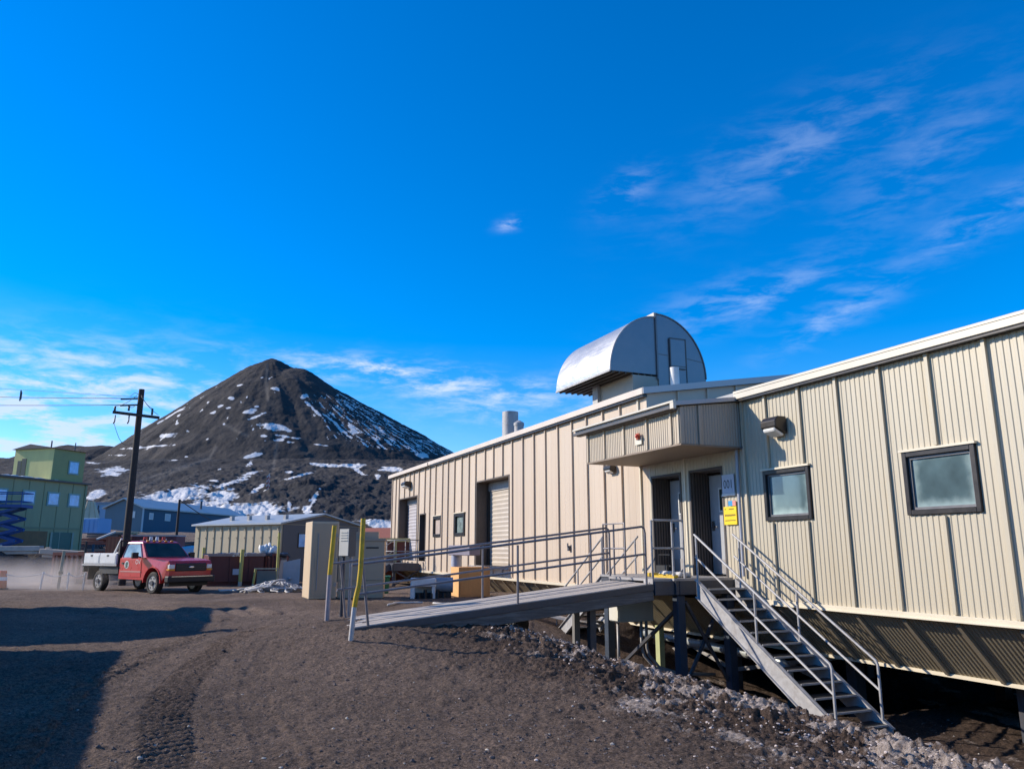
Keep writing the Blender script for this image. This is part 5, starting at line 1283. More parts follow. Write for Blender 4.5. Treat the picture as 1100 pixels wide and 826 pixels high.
for (a, b, sg_) in (((-1.08, za+.42), (-.1, za+.95), .12), ((-.42, za+.42), (-.1, za+.5), .1), ((-1.05, za-.4), (-.1, za-1.35), .45), ((.7, za+.3), (.1, za+.95), .1), ((1.0, za), (.1, za+.9), .1), ((-.4, za+.9), (-.05, za+1.0), -.1)):
    m.tube([(a[0]+(b[0]-a[0])*i/6, -.2, a[1]+(b[1]-a[1])*i/6-sg_*math.sin(math.pi*i/6)) for i in range(7)], .012, 5)
m.build('jumper_wire', wire_m, UP, smooth=True)
m = MB(); m.tube([(.13, -.13, .8), (.19, -.2, .83)], .1, 10); m.build('pole_tag', white_m, UP)
def line(name, a, b, sag, r, label, n=18, grp='overhead lines'):
    a = Vector(a); b = Vector(b); m = MB()
    m.tube([tuple((b-a)*(i/n)+Vector((0, 0, -sag*math.sin(math.pi*i/n)))) for i in range(n+1)], r, 5)
    return wthing(m, name, wire_m, label, 'power line', tuple(a), 0, grp, smooth=True)
p1 = (px_-.1, py_, 7.03); p2 = (px_-.1, py_, 6.72)
for a, b, lb in ((p1, at(-320, 402, 60), 'upper overhead line running left from the tall pole'), (p2, at(-320, 415, 60), 'lower overhead line running left from the tall pole'),
                 ((px_-.1, py_, 7.1), at(-320, 390, 62), 'thin topmost line running left from the tall pole')):
    line('power_line', a, b, .55 if 'thin' not in lb else .2, .018 if 'thin' not in lb else .009, lb)
m = MB(); m.bar((0, 0, -.28), (0, 0, .28), .05, .05); m.bar((.03, 0, -.2), (.03, 0, .2), .06, .06)
wthing(m, 'line_spacer', steel_dk, 'dark spacer clamped on the overhead lines', 'spacer', tuple(at(22, 425, 39.2)))
for a, b in ((p1, Vector((px_-1.05, py_-.05, 7.01))), (p2, Vector((px_-1.0, py_-.05, 6.66)))):
    pass
m = MB()
for z in (7.03, 6.72): m.bar((-.12, 0, z-pz), (-.95, 0, z-pz-.03), .07, .07)
m.build('dead_end_clamp', steel_dk, UP)
wbase = at(189, 582, 70); m = MB(); m.tube([(0, 0, -1.5), (0, 0, 3.75)], .13, 10, r1=.1); wthing(m, 'utility_pole', pole_wood, 'short dark pole standing before the blue warehouse', 'utility pole', (wbase.x, wbase.y, wbase.z), 0, smooth=True, autos=True)
line('power_line', (wbase.x, wbase.y, wbase.z+3.7), at(300, 556, 95), 1.9, .045, 'pale drooping cable across the blue warehouse')
line('power_line', at(300, 585, 60), at(440, 541, 60), .4, .02, 'thin cable passing over the low tan cabin')
mb_ = at(286, 553, 300); mt = at(286, 511, 300); hgt = mt.z-mb_.z
o = thing('radio_mast', 'slender red and white lattice mast on the lower hillside', 'mast', (mb_.x, mb_.y, hill_height(np.array([mb_.x]), np.array([mb_.y]))[0]-.5)); h0 = mb_.z-o.location.z
for k in range(7):
    m = MB(); z0 = h0*(1-1)+k*(hgt+h0)/7; z1 = (k+1)*(hgt+h0)/7
    for (x, y) in ((-.5, -.3), (.5, -.3), (0, .55)): m.tube([(x, y, z0), (x, y, z1)], .16, 5)
    for q in np.linspace(z0, z1, 4)[:-1]: m.bar((-.5, -.3, q), (.5, -.3, q+1.2), .1, .1); m.bar((.5, -.3, q), (0, .55, q+1.2), .1, .1)
    m.build('mast_section', M('mast_red', (.32, .08, .07), .6, .1, .1, 1) if k % 2 else M('mast_white', (.45, .45, .47), .6, .1, .1, 1), o)

# ------------------------------------------------------------------ buildings across the yard
def wall_frame(o):                      # helper: local box walls
    return o
# tan ribbed cabin
TBa = math.atan2(.51, -.86)
o = thing('cabin', 'low tan cabin with closely ribbed sides and a gable end darkened for shade', 'cabin', (-11.8, 40, gz(-11.8, 40)-.1), TBa); z0 = o.location.z; e = 1.28-z0
Lx, Wy = 6.7, 5.9           # local +x along the long side (away left), local -y is the gable direction
m = MB(); m.box((0, -Wy, 0), (Lx, 0, e)); m.prism([(0, 0, e), (0, -Wy, e), (0, -Wy/2, e+.55)], (Lx, 0, 0)); m.build('wall', M('cabin_tan', (.46, .38, .25), .6, 0, .08, 1), o)
m = MB()
for i in range(11):
    x = .12+i*.62; m.box((x, .001, .1), (x+.05, .035, e-.1)); m.box((x+.06, .001, e-.32), (x+.13, .05, e-.14)); m.box((x+.06, .001, e-.72), (x+.11, .05, e-.64))
m.build('rib', M('cabin_rib', (.40, .33, .22), .6, 0, .1, 2), o)
m = MB(); m.box((-.03, -Wy+.1, .1), (-.001, -.1, e-.03)); m.prism([(-.03, -.1, e), (-.03, -Wy+.1, e), (-.03, -Wy/2, e+.5)], (.028, 0, 0)); m.build('gable_end', M('cabin_shaded', (.12, .11, .105), .65, 0, .1, 1), o)  # tan darkened to near black: gable shade put into the colour
m = MB()
m.prism([(-.15, .18, e-.02), (-.15, -Wy/2, e+.56), (-.15, -Wy/2, e+.64), (-.15, .18, e+.06)], (Lx+.3, 0, 0)); m.prism([(-.15, -Wy-.18, e-.02), (-.15, -Wy/2, e+.562), (-.15, -Wy/2, e+.642), (-.15, -Wy-.18, e+.06)], (Lx+.3, 0, 0)); r_ = m.build('roof', roof_gr, o)
for x in (.8, 2.2, 3.6, 5.0):
    m = MB(); m.box((x, -1.2, e+.2), (x+.18, -1.0, e+.52)); m.build('roof_vent', galv_d, r_)
for y, w_, h_, zz, mt in ((-1.15, 1.15, .75, e-1.2, panesky), (-2.9, .35, .4, e-.75, redlens), (-4.0, .3, .5, e-.9, M('dull_pane', (.2, .2, .19), .4, 0, .1, 3))):
    m = MB(); m.box((-.06, y-w_, zz), (-.032, y, zz+h_)); wf = m.build('window', bronze, o)
    m = MB(); m.box((-.068, y-w_+.05, zz+.05), (-.061, y-.05, zz+h_-.05)); m.build('pane', mt, wf)
m = MB(); m.box((-1.2, .5, 0), (-1.15, 1.3, 1.2)); m.build('side_panel', M('pale_panel', (.42, .42, .43), .5, .2, .1, 2), o)
m = MB(); m.box((.35, .08, e-1.45), (.62, .16, e-1.05)); m.box((.35, .08, .55), (.55, .16, .85)); m.build('yellow_box', yellow_o, o)
# blue warehouse
bx = math.atan2(.99, .13)
o = thing('warehouse', 'long blue metal warehouse with a pale roof at the hill foot', 'warehouse', (-47.4, 100, 0.3), bx); z0 = .3; e = 5.15-z0; L_, Wd = 27, 5.2
m = MB(); m.box((0, 0, 0), (L_, Wd, e)); m.build('wall', blue_wh, o)
m = MB(); m.box((-.05, .0, 0), (-.001, Wd, e)); m.prism([(-.05, 0, e), (-.05, Wd, e), (-.05, Wd/2, e+1.15)], (.048, 0, 0)); m.build('gable_end', blue_gr, o)
m = MB(); m.prism([(-.4, -.3, e-.05), (-.4, Wd/2, e+1.2), (-.4, Wd/2, e+1.4), (-.4, -.3, e+.13)], (L_+.8, 0, 0)); m.prism([(-.4, Wd+.3, e-.05), (-.4, Wd/2, e+1.203), (-.4, Wd/2, e+1.403), (-.4, Wd+.3, e+.13)], (L_+.8, 0, 0)); r_ = m.build('roof', roof_gr, o)
m = MB(); m.tube([(16.2, 1.2, e+.4), (16.2, 1.2, e+1.9)], .16, 8); m.build('flue', steel_dk, r_)
for x, zz, w_, h_ in ((1.4, e-1.35, .9, .85), (5.0, e-1.4, 1.3, .95)):
    m = MB(); m.box((x, -.06, zz), (x+w_, -.002, zz+h_)); wf = m.build('window', white_m, o); m = MB(); m.box((x+.1, -.07, zz+.1), (x+w_-.1, -.061, zz+h_-.1)); m.build('pane', M('pale_pane', (.45, .5, .55), .3, 0, .1, 2), wf)
m = MB(); m.box((-.12, 1.0, e-1.2), (-.051, 1.45, e-.35)); m.build('window', white_m, o)
for x in (2.2, 7.2):
    m = MB(); m.box((x, -.05, .0), (x+1.9, -.002, 1.9)); m.build('dark_door', steel_dk, o)
m = MB(); m.bar((0, -.05, 0), (0, -.05, e), .16, .16); m.build('corner_trim', M('pale_blue_trim', (.35, .45, .52), .5, 0, .1, 2), o)
# pale blue shed further back
c = at(122, 541, 128)
o = thing('shed', 'pale blue shed beyond the green house', 'shed', (c.x-.4, c.y, 2.2), R(174)); e = 7.4-2.2
m = MB(); m.box((0, -6, 0), (9, 0, e)); m.build('wall', blue_lt, o); m = MB(); m.prism([(-.3, .3, e), (-.3, -6.3, e+.4), (-.3, -6.3, e+.6), (-.3, .3, e+.2)], (9.6, 0, 0)); m.build('roof', M('blue_roof', (.16, .24, .34), .5, 0, .1, 1), o)
m = MB(); m.box((1.9, .002, e-1.8), (2.5, .1, e-1.1)); m.bar((2.15, .05, e-1.1), (2.15, .05, e-.3), .15, .15); m.build('wall_light', steel_dk, o)
# light blue tank container, tan tent
c = at(88, 572, 75)
o = thing('shipping_container', 'light blue container parked beside the green house', 'container', (c.x, c.y, c.z-.05), R(-10))
m = MB(); m.box((-1.5, 0, 0), (1.55, 2, 1.4)); m.build('container_box', M('sky_blue_paint', (.17, .36, .62), .5, 0, .08, 1), o, bevel=.03)
m = MB()
for i in range(6): m.box((-1.4+i*.5, -.03, .1), (-1.3+i*.5, -.001, 1.3))
m.build('rib', M('sky_blue_rib', (.14, .31, .56), .5, 0, .08, 1), o)
c = at(98, 558, 82)
o = thing('canvas_hood', 'tall tan canvas cover narrowing to its top behind the blue container', 'cover', (c.x, c.y, c.z-.1), R(10))
m = MB(); m.add([(-.7, -.7, 0), (.7, -.7, 0), (.7, .7, 0), (-.7, .7, 0), (-.45, -.3, 2.0), (.1, -.3, 2.0), (.1, .3, 2.0), (-.45, .3, 2.0)], [(0, 1, 5, 4), (1, 2, 6, 5), (2, 3, 7, 6), (3, 0, 4, 7), (4, 5, 6, 7)])
m.build('canvas', canvas_m, o)
m = MB()
for x, tx in ((-.7, -.45), (.0, -.17), (.7, .1)): m.bar((x, -.71, 0), (tx, -.31, 2.0), .07, .05)
m.build('pole', wood_p, o)
# rust-roofed building behind the lockers
c = at(421, 580, 62)
o = thing('storehouse', 'low building with a rust red roof beyond the garage corner', 'storehouse', (c.x, c.y, -1.5), R(168)); e = .55+1.5
m = MB(); m.box((-6, -5, 0), (3.2, 0, e)); m.build('wall', M('storehouse_wall', (.3, .2, .14), .7, 0, .1, 1), o)
m = MB(); m.prism([(-6.2, .3, e-.05), (-6.2, -2.5, e+1.1), (-6.2, -2.5, e+1.2), (-6.2, .3, e+.1)], (9.6, 0, 0)); m.prism([(-6.2, -5.3, e-.05), (-6.2, -2.5, e+1.102), (-6.2, -2.5, e+1.202), (-6.2, -5.3, e+.1)], (9.6, 0, 0)); m.build('roof', rust_roof, o)
# stacked tan racks by the garage corner
o = thing('storage_rack', 'pale yellow timber rack with rust red sheets near the far garage corner', 'rack', tuple(at(405, 624, 38)), R(6)); 
m = MB()
for x in (.1, .75): m.box((x, 0, 0), (x+.14, .15, 2.0))
m.box((-.2, 0, 1.85), (1.7, .15, 2.02)); m.box((-.1, 0, 1.2), (1.6, .12, 1.28)); m.build('rack_frame', M('pale_yellow_wood', (.6, .48, .2), .7, 0, .15, 3), o)
m = MB(); m.box((-.2, .16, 0), (1.7, .3, 1.84)); m.build('rust_sheet', rust_red, o)

# green two-storey house (local x along the long side going away, local -y towards its street side)
ga = math.atan2(.959, .283)
o = thing('green_house', 'two-storey green timber house with a yellow-green upper box', 'house', (-31.9, 58, -1.75), ga); z0 = -1.75
e = 4.72-z0; Lh = 16
m = MB(); m.box((-Lh, 0, 0), (0, 9, e)); m.build('wall', green_dk, o)
m = MB(); m.box((-Lh-.2, -.25, e), (.2, 9.2, e+.12)); rf = m.build('roof', roof_br, o)
m = MB()
for i in range(13): m.box((-.02-i*1.22, -.03, .1), (.04-i*1.22, -.0015, e-.05))
m.box((-Lh, -.05, 3.15), (.02, -.002, 3.28)); m.box((-.14, -.06, .0), (.03, -.031, e)); m.build('wall_batten', M('green_batten', (.22, .24, .14), .6, 0, .1, 2), o)
for i, x in enumerate((-.75-.7, -2.55-.7, -4.5-.75, -6.6-.8, -8.6-.8, -10.6-.8)):
    m = MB(); m.box((x-.12, -.06, e-1.72), (x+.92, -.002, e-.72)); wf = m.build('window', M('window_green_trim', (.2, .32, .3), .5, 0, .1, 3), o)
    m = MB(); m.box((x, -.075, e-1.6), (x+.80, -.061, e-.84)); m.build('pane', panesky, wf)
m = MB(); m.box((-7.2, -.07, .95), (-3.0, -.002, 3.0)); m.box((-7.4, -.06, .8), (-2.9, -.002, .94)); m.build('board_panel', brown_dr, o)
m = MB(); m.box((-2.55, -.06, .2), (-.95, -.002, 2.95)); d_ = m.build('door', M('door_green', (.06, .13, .10), .5, 0, .1, 2), o)
m = MB()
for x in (-2.75, -.9): m.box((x, -.08, .2), (x+.18, -.061, 2.95))
m.box((-2.0, -.075, .2), (-1.94, -.061, 2.95)); m.build('door_trim', M('pale_green_trim', (.25, .3, .24), .5, 0, .1, 2), d_)
m = MB(); m.box((-2.9, .35, e+.12), (-.1, 3.9, 7.15-z0)); ub = m.build('upper_wall', M('olive_shaded_siding', (.27, .29, .12), .6, 0, .1, 1.5), o)  # darker copy of the upper box's olive for its shaded faces
m = MB(); m.box((-2.94, .33, e+.13), (-2.901, 3.92, 7.13-z0)); m.build('upper_front', green_lt, ub)
m = MB(); pk = 7.15-z0
m.prism([(-3.1, .15, pk), (-3.1, 4.1, pk), (-3.1, 2.4, pk+.35)], (3.2, 0, 0)); m.build('upper_roof', roof_br, ub)
m = MB(); m.box((-1.55, .29, pk-1.75), (-.6, .349, pk-.75)); wf = m.build('window', M('window_green_trim', (.2, .32, .3), .5, 0, .1, 3), ub)
m = MB(); m.box((-1.45, .275, pk-1.65), (-.7, .289, pk-.85)); m.build('pane', panesky, wf)
m = MB(); m.box((-2.97, 2.75, e+.15), (-2.942, 3.15, e+1.75)); m.box((-2.96, 3.2, e+.15), (-2.942, 3.55, e+1.6)); m.build('side_door', M('dark_green_door', (.06, .07, .05), .5, 0, .1, 2), ub)
m = MB(); m.tube([(-.3, 1.2, pk), (-.3, 1.2, pk+.75)], .04, 6); m.tube([(-2.6, 1.0, pk), (-2.6, 1.0, pk+.6)], .05, 6); m.build('vent_pipe', steel_dk, rf)
m = MB()
for i in range(14): m.blob((-6.5+i*.31, .3+.5*random.random(), e+.14), (.35, .35, .08), i, .4)
m.build('roof_snow', M('old_snow', (.7, .7, .72), .8, 0, .1, 2), rf, smooth=True)
m = MB(); m.box((-.98, -.1, 0), (-.02, -.0015, .2)); m.build('step', conc_m, o)

# blue scissor lift in front of it
c = at(-3, 604, 50)
o = thing('scissor_lift', 'raised blue scissor lift beside the green house', 'lift', (c.x, c.y, gz(c.x, c.y)-.02), R(8)); z0 = o.location.z
zt = at(-3, 536, 50).z-z0; zb_ = .75
m = MB(); m.box((-1.5, -.5, .25), (1.2, .9, .72)); m.build('chassis', blue_lift, o, bevel=.03)
for x in (-1.2, .9):
    for y in (-.5, .7):
        m = MB(); m.tube([(x, y-.12, .25), (x, y+.2, .25)], .27, 14); m.build('wheel', rubber, o, smooth=True, autos=True)
n = 5; dz = (zt-.55-zb_)/n
m = MB()
for i in range(n):
    for y in (-.4, .7):
        m.bar((-1.35, y, zb_+i*dz), (1.0, y, zb_+(i+1)*dz), .09, .17); m.bar((1.0, y+.1, zb_+i*dz), (-1.35, y+.1, zb_+(i+1)*dz), .09, .17)
m.build('scissor_arm', blue_lift, o)
m = MB(); m.box((-1.6, -.6, zt-.55), (1.25, 1.0, zt-.35)); m.build('platform', blue_lift, o)
m = MB()
for h in (.2, .75): m.tube([(-1.55, -.55, zt-.35+h), (1.2, -.55, zt-.35+h), (1.2, .95, zt-.35+h), (-1.55, .95, zt-.35+h)], .035, 6)
for x in (-1.55, -.6, .3, 1.2): m.tube([(x, -.55, zt-.35), (x, -.55, zt+.4)], .03, 6)
m.build('guard_rail', blue_lift, o)
m = MB(); m.blob((-1.5, -.3, zt+.5), (.25, .25, .22), 1, .1); m.build('red_beacon', redlens, o, smooth=True)

# ------------------------------------------------------------------ yard clutter, far left
def gthing(name, label, cat, x, y, Y, rz=0, grp=None, dz=0):
    c = at(x, y, Y); return thing(name, label, cat, (c.x, c.y, gz(c.x, c.y)+dz), rz, grp)
# earth berm with beams lying on it
c = at(22, 620, 41)
mbm = MB(); g = random.Random(9); nx, ny = 40, 14; vs = []; fs = []
for j in range(ny+1):
    for i in range(nx+1):
        x = -5+10*i/nx; y = -1.6+3.6*j/ny
        h = 1.55*sm(i/nx, 0, .18)*(1-sm(i/nx, .80, 1))*sm(j/ny, 0, .42)*(1-sm(j/ny, .6, 1))
        h += .22*mnoise.noise(Vector((x*.9, y*.9, 1)))*(h > .05)+.08*mnoise.noise(Vector((x*3, y*3, 4)))
        vs.append((x, y, h-.05))
for j in range(ny):
    for i in range(nx): fs.append((j*(nx+1)+i, j*(nx+1)+i+1, (j+1)*(nx+1)+i+1, (j+1)*(nx+1)+i))
mbm.add(vs, fs); wthing(mbm, 'earth_berm', soil_m, 'dark earth berm behind the rope barrier', 'berm', (c.x, c.y, gz(c.x, c.y)), R(20), smooth=True)
for (x0, y0, x1, y1, Y, mt, lb) in ((-10, 587.5, 45, 587, 40.5, conc_m, 'grey-white beam lying along the top of the dark berm'), (45, 590, 92, 593, 39.5, M('tan_beam', (.58, .45, .33), .8, 0, .12, 2), 'long tan timber lying over the rust red rack')):
    a = at(x0, y0, Y); b = at(x1, y1, Y); m = MB(); v = b-a
    m.bar((0, 0, -.09), tuple(v+Vector((0, 0, -.09))), .4, .26); m.bar(tuple(v*.1+Vector((0, 0, .08))), tuple(v*.2+Vector((0, 0, .08))), .2, .08); m.bar(tuple(v*.05+Vector((0, .0, -.3))), tuple(v*.95+Vector((0, .0, -.3))), .25, .14)
    wthing(m, 'beam', mt, lb, 'beam', tuple(a), 0, bevel=.02)
o = gthing('slatted_rack', 'rust red slatted steel rack standing left of the truck', 'rack', 75, 627, 37.5, R(-15)); z0 = o.location.z
m = MB(); 
for i in range(7): m.box((-.95+i*.3, -.06, .35), (-.83+i*.3, .06, 1.32))
m.build('slat', M('rust_pink', (.33, .14, .10), .7, 0, .2, 3), o)
m = MB(); m.box((-1.1, -.1, 1.33), (1.1, .2, 1.47)); m.box((-1.1, -.08, .25), (1.1, .1, .349)); m.box((-1.1, -.1, 0), (-.98, .6, 1.329)); m.box((.98, -.1, 0), (1.1, .6, 1.329)); m.box((-1, .55, .1), (1, .65, 1.3)); m.build('frame', rust_red, o)
o = gthing('slatted_rack', 'second rust red rack partly hidden by the truck toolbox', 'rack', 90, 626, 37.6, R(-15))
m = MB()
for i in range(5): m.box((-.35, -.1, .3+i*.24), (.5, .4, .42+i*.24))
m.build('slat', M('rust_pink', (.33, .14, .10), .7, 0, .2, 3), o)
m = MB(); m.box((-.42, -.12, 0), (-.351, .4, 1.5)); m.box((.501, -.12, 0), (.57, .4, 1.5)); m.build('frame', rust_red, o)
a = at(62, 633, 32.2); b = at(69, 592, 33.0); m = MB(); m.bar((0, 0, -.1), tuple(b-a), .11, .09); m.box((-.05, -.02, .6), (.12, .04, .72))
wthing(m, 'wooden_stake', M('stake_wood', (.45, .33, .19), .75, 0, .12, 4), 'tall leaning wooden stake left of the truck', 'stake', (a.x, a.y, gz(a.x, a.y)), bevel=.008)
RP = 'white posts of the rope barrier'
rp = []
for x, lean, lb in ((43, .06, 'white post carrying the sagging rope, left of the wooden stake'), (72, .0, 'white rope post just right of the wooden stake'), (89, .03, 'white rope post at the truck tail')):
    c = at(x, 632, 32.4); z_ = gz(c.x, c.y); m = MB(); m.tube([(0, 0, -.05), (lean, 0, .68)], .035, 8); m.tube([(lean, 0, .6), (lean*1.05, 0, .66)], .05, 8)
    wthing(m, 'rope_post', white_m, lb, 'post', (c.x, c.y, z_), 0, RP, smooth=True, autos=True); rp.append((c.x+lean, c.y, z_+.62))
cc = at(1, 632, 32.6); cz = gz(cc.x, cc.y); pts = [(cc.x, cc.y, cz+.62)]+rp; m = MB(); path = []
for (p, q) in zip(pts[:-1], pts[1:]):
    for i in range(10):
        f = i/10; path.append(tuple(p[k]+(q[k]-p[k])*f-(.11*math.sin(math.pi*f) if k == 2 else 0) for k in range(3)))
path.append(pts[-1]); b0 = Vector(path[0])
m.tube([tuple(Vector(p)-b0) for p in path], .02, 6); wthing(m, 'barrier_rope', rope_m, 'pale sagging rope strung between the white posts', 'rope', tuple(b0), 0, smooth=True)
o = thing('traffic_drum', 'orange traffic drum at the left end of the rope', 'traffic drum', (cc.x, cc.y, cz))
m = MB(); m.tube([(0, 0, .06), (0, 0, .75)], .2, 14, r1=.13); m.build('drum', orange_p, o, smooth=True, autos=True)
m = MB(); m.tube([(0, 0, 0), (0, 0, .06)], .27, 10); m.build('base', black_m, o)
m = MB(); m.tube([(0, 0, .36), (0, 0, .5)], .18, 14, r1=.165, cap=False); m.build('band', white_m, o, smooth=True)
# dumpsters
DG = 'dark red dumpsters'
c0 = at(222, 630, 35.4); c1 = at(284, 629, 36.6); v = c1-c0
o = thing('dumpster', 'long dark red dumpster with faded white number', 'dumpster', (c0.x, c0.y, gz(c0.x, c0.y)), math.atan2(v.y, v.x), DG)
Ld = math.hypot(v.x, v.y)-.1
m = MB(); m.prism([(0, 0, .15), (Ld, 0, .15), (Ld, 0, 1.36), (0, 0, 1.36)], (0, 1.7, 0)); m.build('bin_wall', dump_red, o, bevel=.02)
m = MB(); m.box((-.05, -.06, 1.30), (Ld+.05, -.001, 1.42)); m.box((-.05, 1.701, 1.3), (Ld+.05, 1.76, 1.42)); m.build('rim', M('rim_pale', (.33, .25, .22), .6, .1, .2, 4), o)
m = MB()
for i in range(5): m.box((.05+i*.85, -.05, .15), (.13+i*.85, -.001, 1.29))
m.box((0, .1, 0), (Ld, .25, .149)); m.box((0, 1.4, 0), (Ld, 1.55, .149)); m.build('rib', dump_red, o)
m = MB(); m.box((1.05, -.062, .48), (1.4, -.052, .74)); m.build('plate', sign_grey, o)
m = text_mb('29010', .26, lambda x, y: (1.30+x, -.063, 1.37+y)); m.build('number', white_m, o, recalc=False)
m = MB(); g = random.Random(6)
for i in range(10): m.blob((.5+i*.33, .8, 1.33), (.3, .5, .12), i, .5)
m.build('load', steel_dk, o, smooth=True)
c = at(294, 628, 37.4)
o = thing('dumpster', 'short dark red skip with white bags heaped on top', 'dumpster', (c.x-.75, c.y-.35, gz(c.x, c.y)), R(10), DG)
m = MB(); m.prism([(0, 0, .1), (.85, 0, .1), (.95, 0, 1.35), (-.05, 0, 1.35)], (0, 1.4, 0)); m.build('bin_wall', dump_red, o, bevel=.02)
m = MB(); m.box((-.1, -.06, 1.3), (1.0, -.001, 1.4)); m.box((.1, -.05, .3), (.15, -.001, 1.29)); m.box((.4, -.05, .3), (.45, -.001, 1.29)); m.box((.7, -.05, .3), (.75, -.001, 1.29)); m.build('rib', rust_red, o)
o2 = thing('rubbish_bag', 'white rubbish bags heaped on the short red skip', 'bags', (c.x-.4, c.y+.6, o.location.z+1.35))
for i, (x, y, r) in enumerate(((-.30, -.2, .22), (.16, -.3, .18), (-.05, 0, .24))):
    m = MB(); m.blob((x, y, r*.75), (r, r*.9, r*1.2), i+3, 1.1, 12, 8); m.build('bag', white_m, o2, smooth=True)
# yellow bollards and low rail in front of the cabin
YB = 'old yellow bollards in front of the tan cabin'
for x, yb, yt, Y, w_, lb in ((257.5, 629, 590, 35.6, .085, 'leaning yellow bollard in front of the long red dumpster'), (297, 629, 572, 35.8, .06, 'tall thin yellow bollard right of the dumpsters'), (123+93, 628, 588, 37.2, .07, 'yellow bollard half hidden by the truck bonnet'), (269.5+2, 629, 611, 35.4, .05, 'short yellow bollard at the low rail')):
    b = at(x, yb, Y); z_ = gz(b.x, b.y); t_ = at(x+3.2, yt, Y)
    o = thing('bollard', lb, 'bollard', (b.x, b.y, z_), 0, YB); h = t_.z-z_
    m = MB(); m.tube([(0, 0, -.05), ((t_.x-b.x)*.12, 0, h*.12)], w_, 10); m.build('base', M('bollard_base', (.45, .43, .36), .6, 0, .1, 5), o, smooth=True, autos=True)
    m = MB(); m.tube([((t_.x-b.x)*.12, 0, h*.12), (t_.x-b.x, 0, h)], w_, 10); m.build('sleeve', yellow_o, o, smooth=True, autos=True)
a = at(272, 629, 35.5); o = thing('low_rail', 'low pale rail before the short red skip', 'rail', (a.x, a.y, gz(a.x, a.y)))
m = MB(); m.bar((0, 0, .75), (1.05, .1, .75), .06, .06); m.build('top_rail', wood_p, o); m = MB(); m.box((1.0, .05, 0), (1.06, .12, .75)); m.build('post', wood_p, o)
m = MB(); m.box((.05, .25, .05), (1.0, .4, .65)); m.build('panel', M('grey_green_panel', (.22, .22, .18), .7, 0, .15, 3), o)
a = at(303, 626, 37); m = MB(); m.prism([(0, 0, 0), (.75, .15, 0), (.75, .15, 1.15), (0, 0, 1.0)], (.02, -.04, 0)); m.blob((.35, -.06, .25), (.09, .05, .07), 1, .3)
wthing(m, 'sheet_panel', M('silver_sheet', (.42, .43, .46), .45, .3, .15, 2), 'silver sheet leaning beside the cabin end', 'panel', (a.x, a.y, gz(a.x, a.y)))
# heap of off-white netting
c = at(292, 636, 29.6); m = MB(); g = random.Random(12)
o = thing('netting_heap', 'tangled heap of off-white netting on the gravel', 'netting', (c.x, c.y, gz(c.x, c.y)))
def hp(x, y): return max(0, .34*math.exp(-((x-.1)/.9)**2-(y/.6)**2))
for i in range(60):
    x = g.gauss(0, .8); y = g.gauss(0, .42); a = g.uniform(0, 6.28); pts = []
    for k in range(7):
        pts.append((x, y, hp(x, y)+.03+.05*g.random())); a += g.uniform(-.9, .9); x += .17*math.cos(a); y += .12*math.sin(a)
    m.tube(pts, g.uniform(.018, .035), 5)
for rr_ in (0, 1, 2): m.tube([(.05+rr_*.02+.45*(1-math.cos(a))*.9, -.55+rr_*.05, .05+.42*math.sin(a)) for a in np.linspace(.1, 1.9, 9)], .03, 6)
m.build('net_strand', rope_m, o, smooth=True)
m = MB(); m.blob((.1, 0, .08), (1.0, .6, .25), 5, .5, 16, 8); m.build('core', M('net_core', (.30, .28, .26), .9, 0, .4, 6, bump=1, bs=20, dist=.05), o, smooth=True)
# containers and lumber between the houses
o = gthing('crate_stack', 'orange-pink slatted container beyond the truck cab', 'container', 127, 594, 60, R(8)); zc = at(127, 576, 60).z-o.location.z
m = MB(); m.box((-.95, 0, 0), (.6, 1.5, zc)); m.build('crate_box', orange_rd, o)
m = MB()
for i in range(6): m.box((-.93+i*.28, -.05, .1), (-.83+i*.28, -.001, zc-.05))
m.box((-.97, -.06, zc-.1), (.62, -.051, zc)); m.build('slat', M('orange_slat', (.5, .14, .07), .6, 0, .1, 3), o)
o = gthing('shipping_container', 'dark red container with a pale roof edge behind the pole', 'container', 147, 592, 61, R(4)); zc = at(147, 576, 61).z-o.location.z
m = MB(); m.box((-1.2, 0, 0), (2.9, 2, zc)); m.build('container_box', M('container_red', (.22, .05, .05), .55, 0, .1, 2), o)
m = MB(); m.box((-1.25, -.05, zc), (2.95, 2, zc+.1)); m.build('roof_edge', M('pale_pink_edge', (.55, .42, .40), .6, 0, .1, 2), o)
m = MB()
for i in range(9): m.box((-1.1+i*.45, -.04, .1), (-1.0+i*.45, -.001, zc-.1))
m.build('rib', M('container_rib', (.17, .04, .04), .55, 0, .1, 2), o)
o = gthing('boat_cover', 'low shape under a pale grey cover right of the truck roof', 'cover', 205, 600, 55, R(3)); zc = at(205, 587, 55).z-o.location.z
m = MB(); m.blob((0, 0, zc-.5), (2.0, 1.1, .55), 4, .15, 18, 10); m.build('cover_top', M('grey_cover', (.45, .44, .46), .7, 0, .1, 2), o, smooth=True)
m = MB(); m.box((-1.7, -.8, 0), (1.7, .8, zc-.5)); m.build('base', steel_dk, o)
g = random.Random(21); LG = 'stacks of timber and steel on the slope behind the truck'
spots = [(98, 590, 62, wood_p, 'pale'), (112, 584, 66, steel_dk, 'dark'), (108, 594, 58, galv_d, 'grey'), (104, 577, 74, rust_red, 'rust brown'), (133, 566, 84, wood_p, 'yellowish'), (115, 571, 80, roof_br, 'brown'), (170, 588, 66, steel_dk, 'black'), (187, 592, 62, roof_br, 'dull brown'), (200, 583, 72, steel_dk, 'sooty'), (90, 583, 68, steel_dk, 'charcoal')]
where = ['left of the pole by the green house', 'below the blue container', 'just over the white toolbox', 'under the blue container', 'before the pale blue shed', 'uphill of the dark stack', 'behind the truck cab roof', 'beside the small pole', 'below the blue warehouse wall', 'against the green house corner']
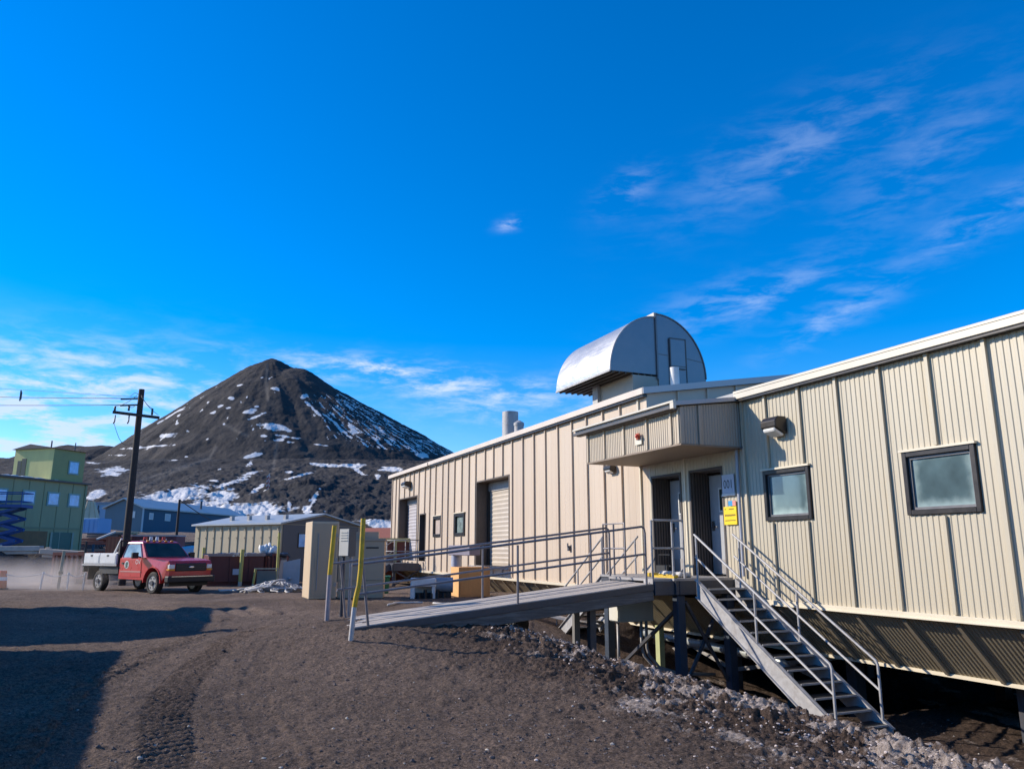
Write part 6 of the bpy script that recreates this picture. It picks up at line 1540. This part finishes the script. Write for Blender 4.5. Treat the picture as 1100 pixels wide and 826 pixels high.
for (x, y, Y, mt, cname), wh in zip(spots, where):
    o = gthing('timber_stack', cname+' stack of long pieces '+wh, 'stack', x, y, Y, R(g.uniform(-15, 15)), LG, -.05)
    for k in range(3):
        m = MB()
        for i in range(5): m.bar((-1.6+g.uniform(-.3, .3), -.5+i*.24, .12+k*.22), (1.6+g.uniform(-.4, .4), -.5+i*.24+g.uniform(-.1, .1), .12+k*.22+g.uniform(-.03, .1)), .18, .16)
        m.build('plank_layer', mt, o)
a = at(104, 579, 70); b = at(124, 571, 74); m = MB(); m.bar((0, 0, 0), tuple(b-a), .14, .14); wthing(m, 'long_pole', M('bleached_pole', (.55, .5, .45), .7, 0, .1, 3), 'bleached pole lying aslant on the slope behind the truck', 'pole', tuple(a))
a = at(98, 607, 50); m = MB(); m.tube([(0, 0, -.5), (0, 0, 1.3)], .07, 8); wthing(m, 'dark_post', steel_dk, 'dark upright post just behind the truck tail', 'post', tuple(a), 0, smooth=True)

# ------------------------------------------------------------------ buildings left of the view whose shadows cross the yard
def bigshed(name, label, corner, dr, L_, Wd, H, mat, n):
    rz_ = math.atan2(-dr[0], dr[1]) if False else math.atan2(dr[1], dr[0])
    o = thing(name, label, 'building', (corner[0], corner[1], -1.9), rz_); h = H+.3
    m = MB(); m.box((0, -Wd, 0), (L_, 0, h)); m.build('wall', mat, o)
    m = MB()
    for i in range(int(L_/.9)): m.box((.2+i*.9, .001, .1), (.26+i*.9, .05, h-.1))
    m.build('rib', mat, o)
    m = MB(); m.box((-.1, -Wd-.1, h), (L_+.1, .1, h+.12)); m.build('roof', roof_m, o)
    for i in range(n):
        m = MB(); m.box((1.5+i*3, .002, 1.2), (2.7+i*3, .06, 2.3)); w_ = m.build('window', bronze, o); m = MB(); m.box((1.6+i*3, .061, 1.3), (2.6+i*3, .07, 2.2)); m.build('pane', pane_m, w_)
    return o
SX, SY, SZ = SUN
def caster(tip, H): k = H/(-SZ); return (tip[0]-SX*k, tip[1]-SY*k)
cB = caster((-6.35, 12.75), 3.6)
bigshed('neighbour_building', 'tan metal building left of the view, shading the yard', cB, (.392, -.92), 26, 9, 3.6, gar_tan, 7)
cC = caster((-6.8, 21.25), 5.6); 
nbr = bigshed('neighbour_cabin', 'tall brown cabin left of the view, shading the yard', cC, (.277, -.961), 6.7, 6, 4.95, M('neighbour_brown', (.3, .22, .15), .6, 0, .1, 1), 2)

for a, b, h in ((-.05, .5, 5.6), (5.9, 6.75, 5.6)):
    m = MB(); m.box((a, -5.9, 5.37), (b, .0, h+.3)); m.build('shadow_block', M('neighbour_brown', (.3, .22, .15), .6, 0, .1, 1), nbr)  # unseen roof-end blocks, added to notch the cabin's shadow
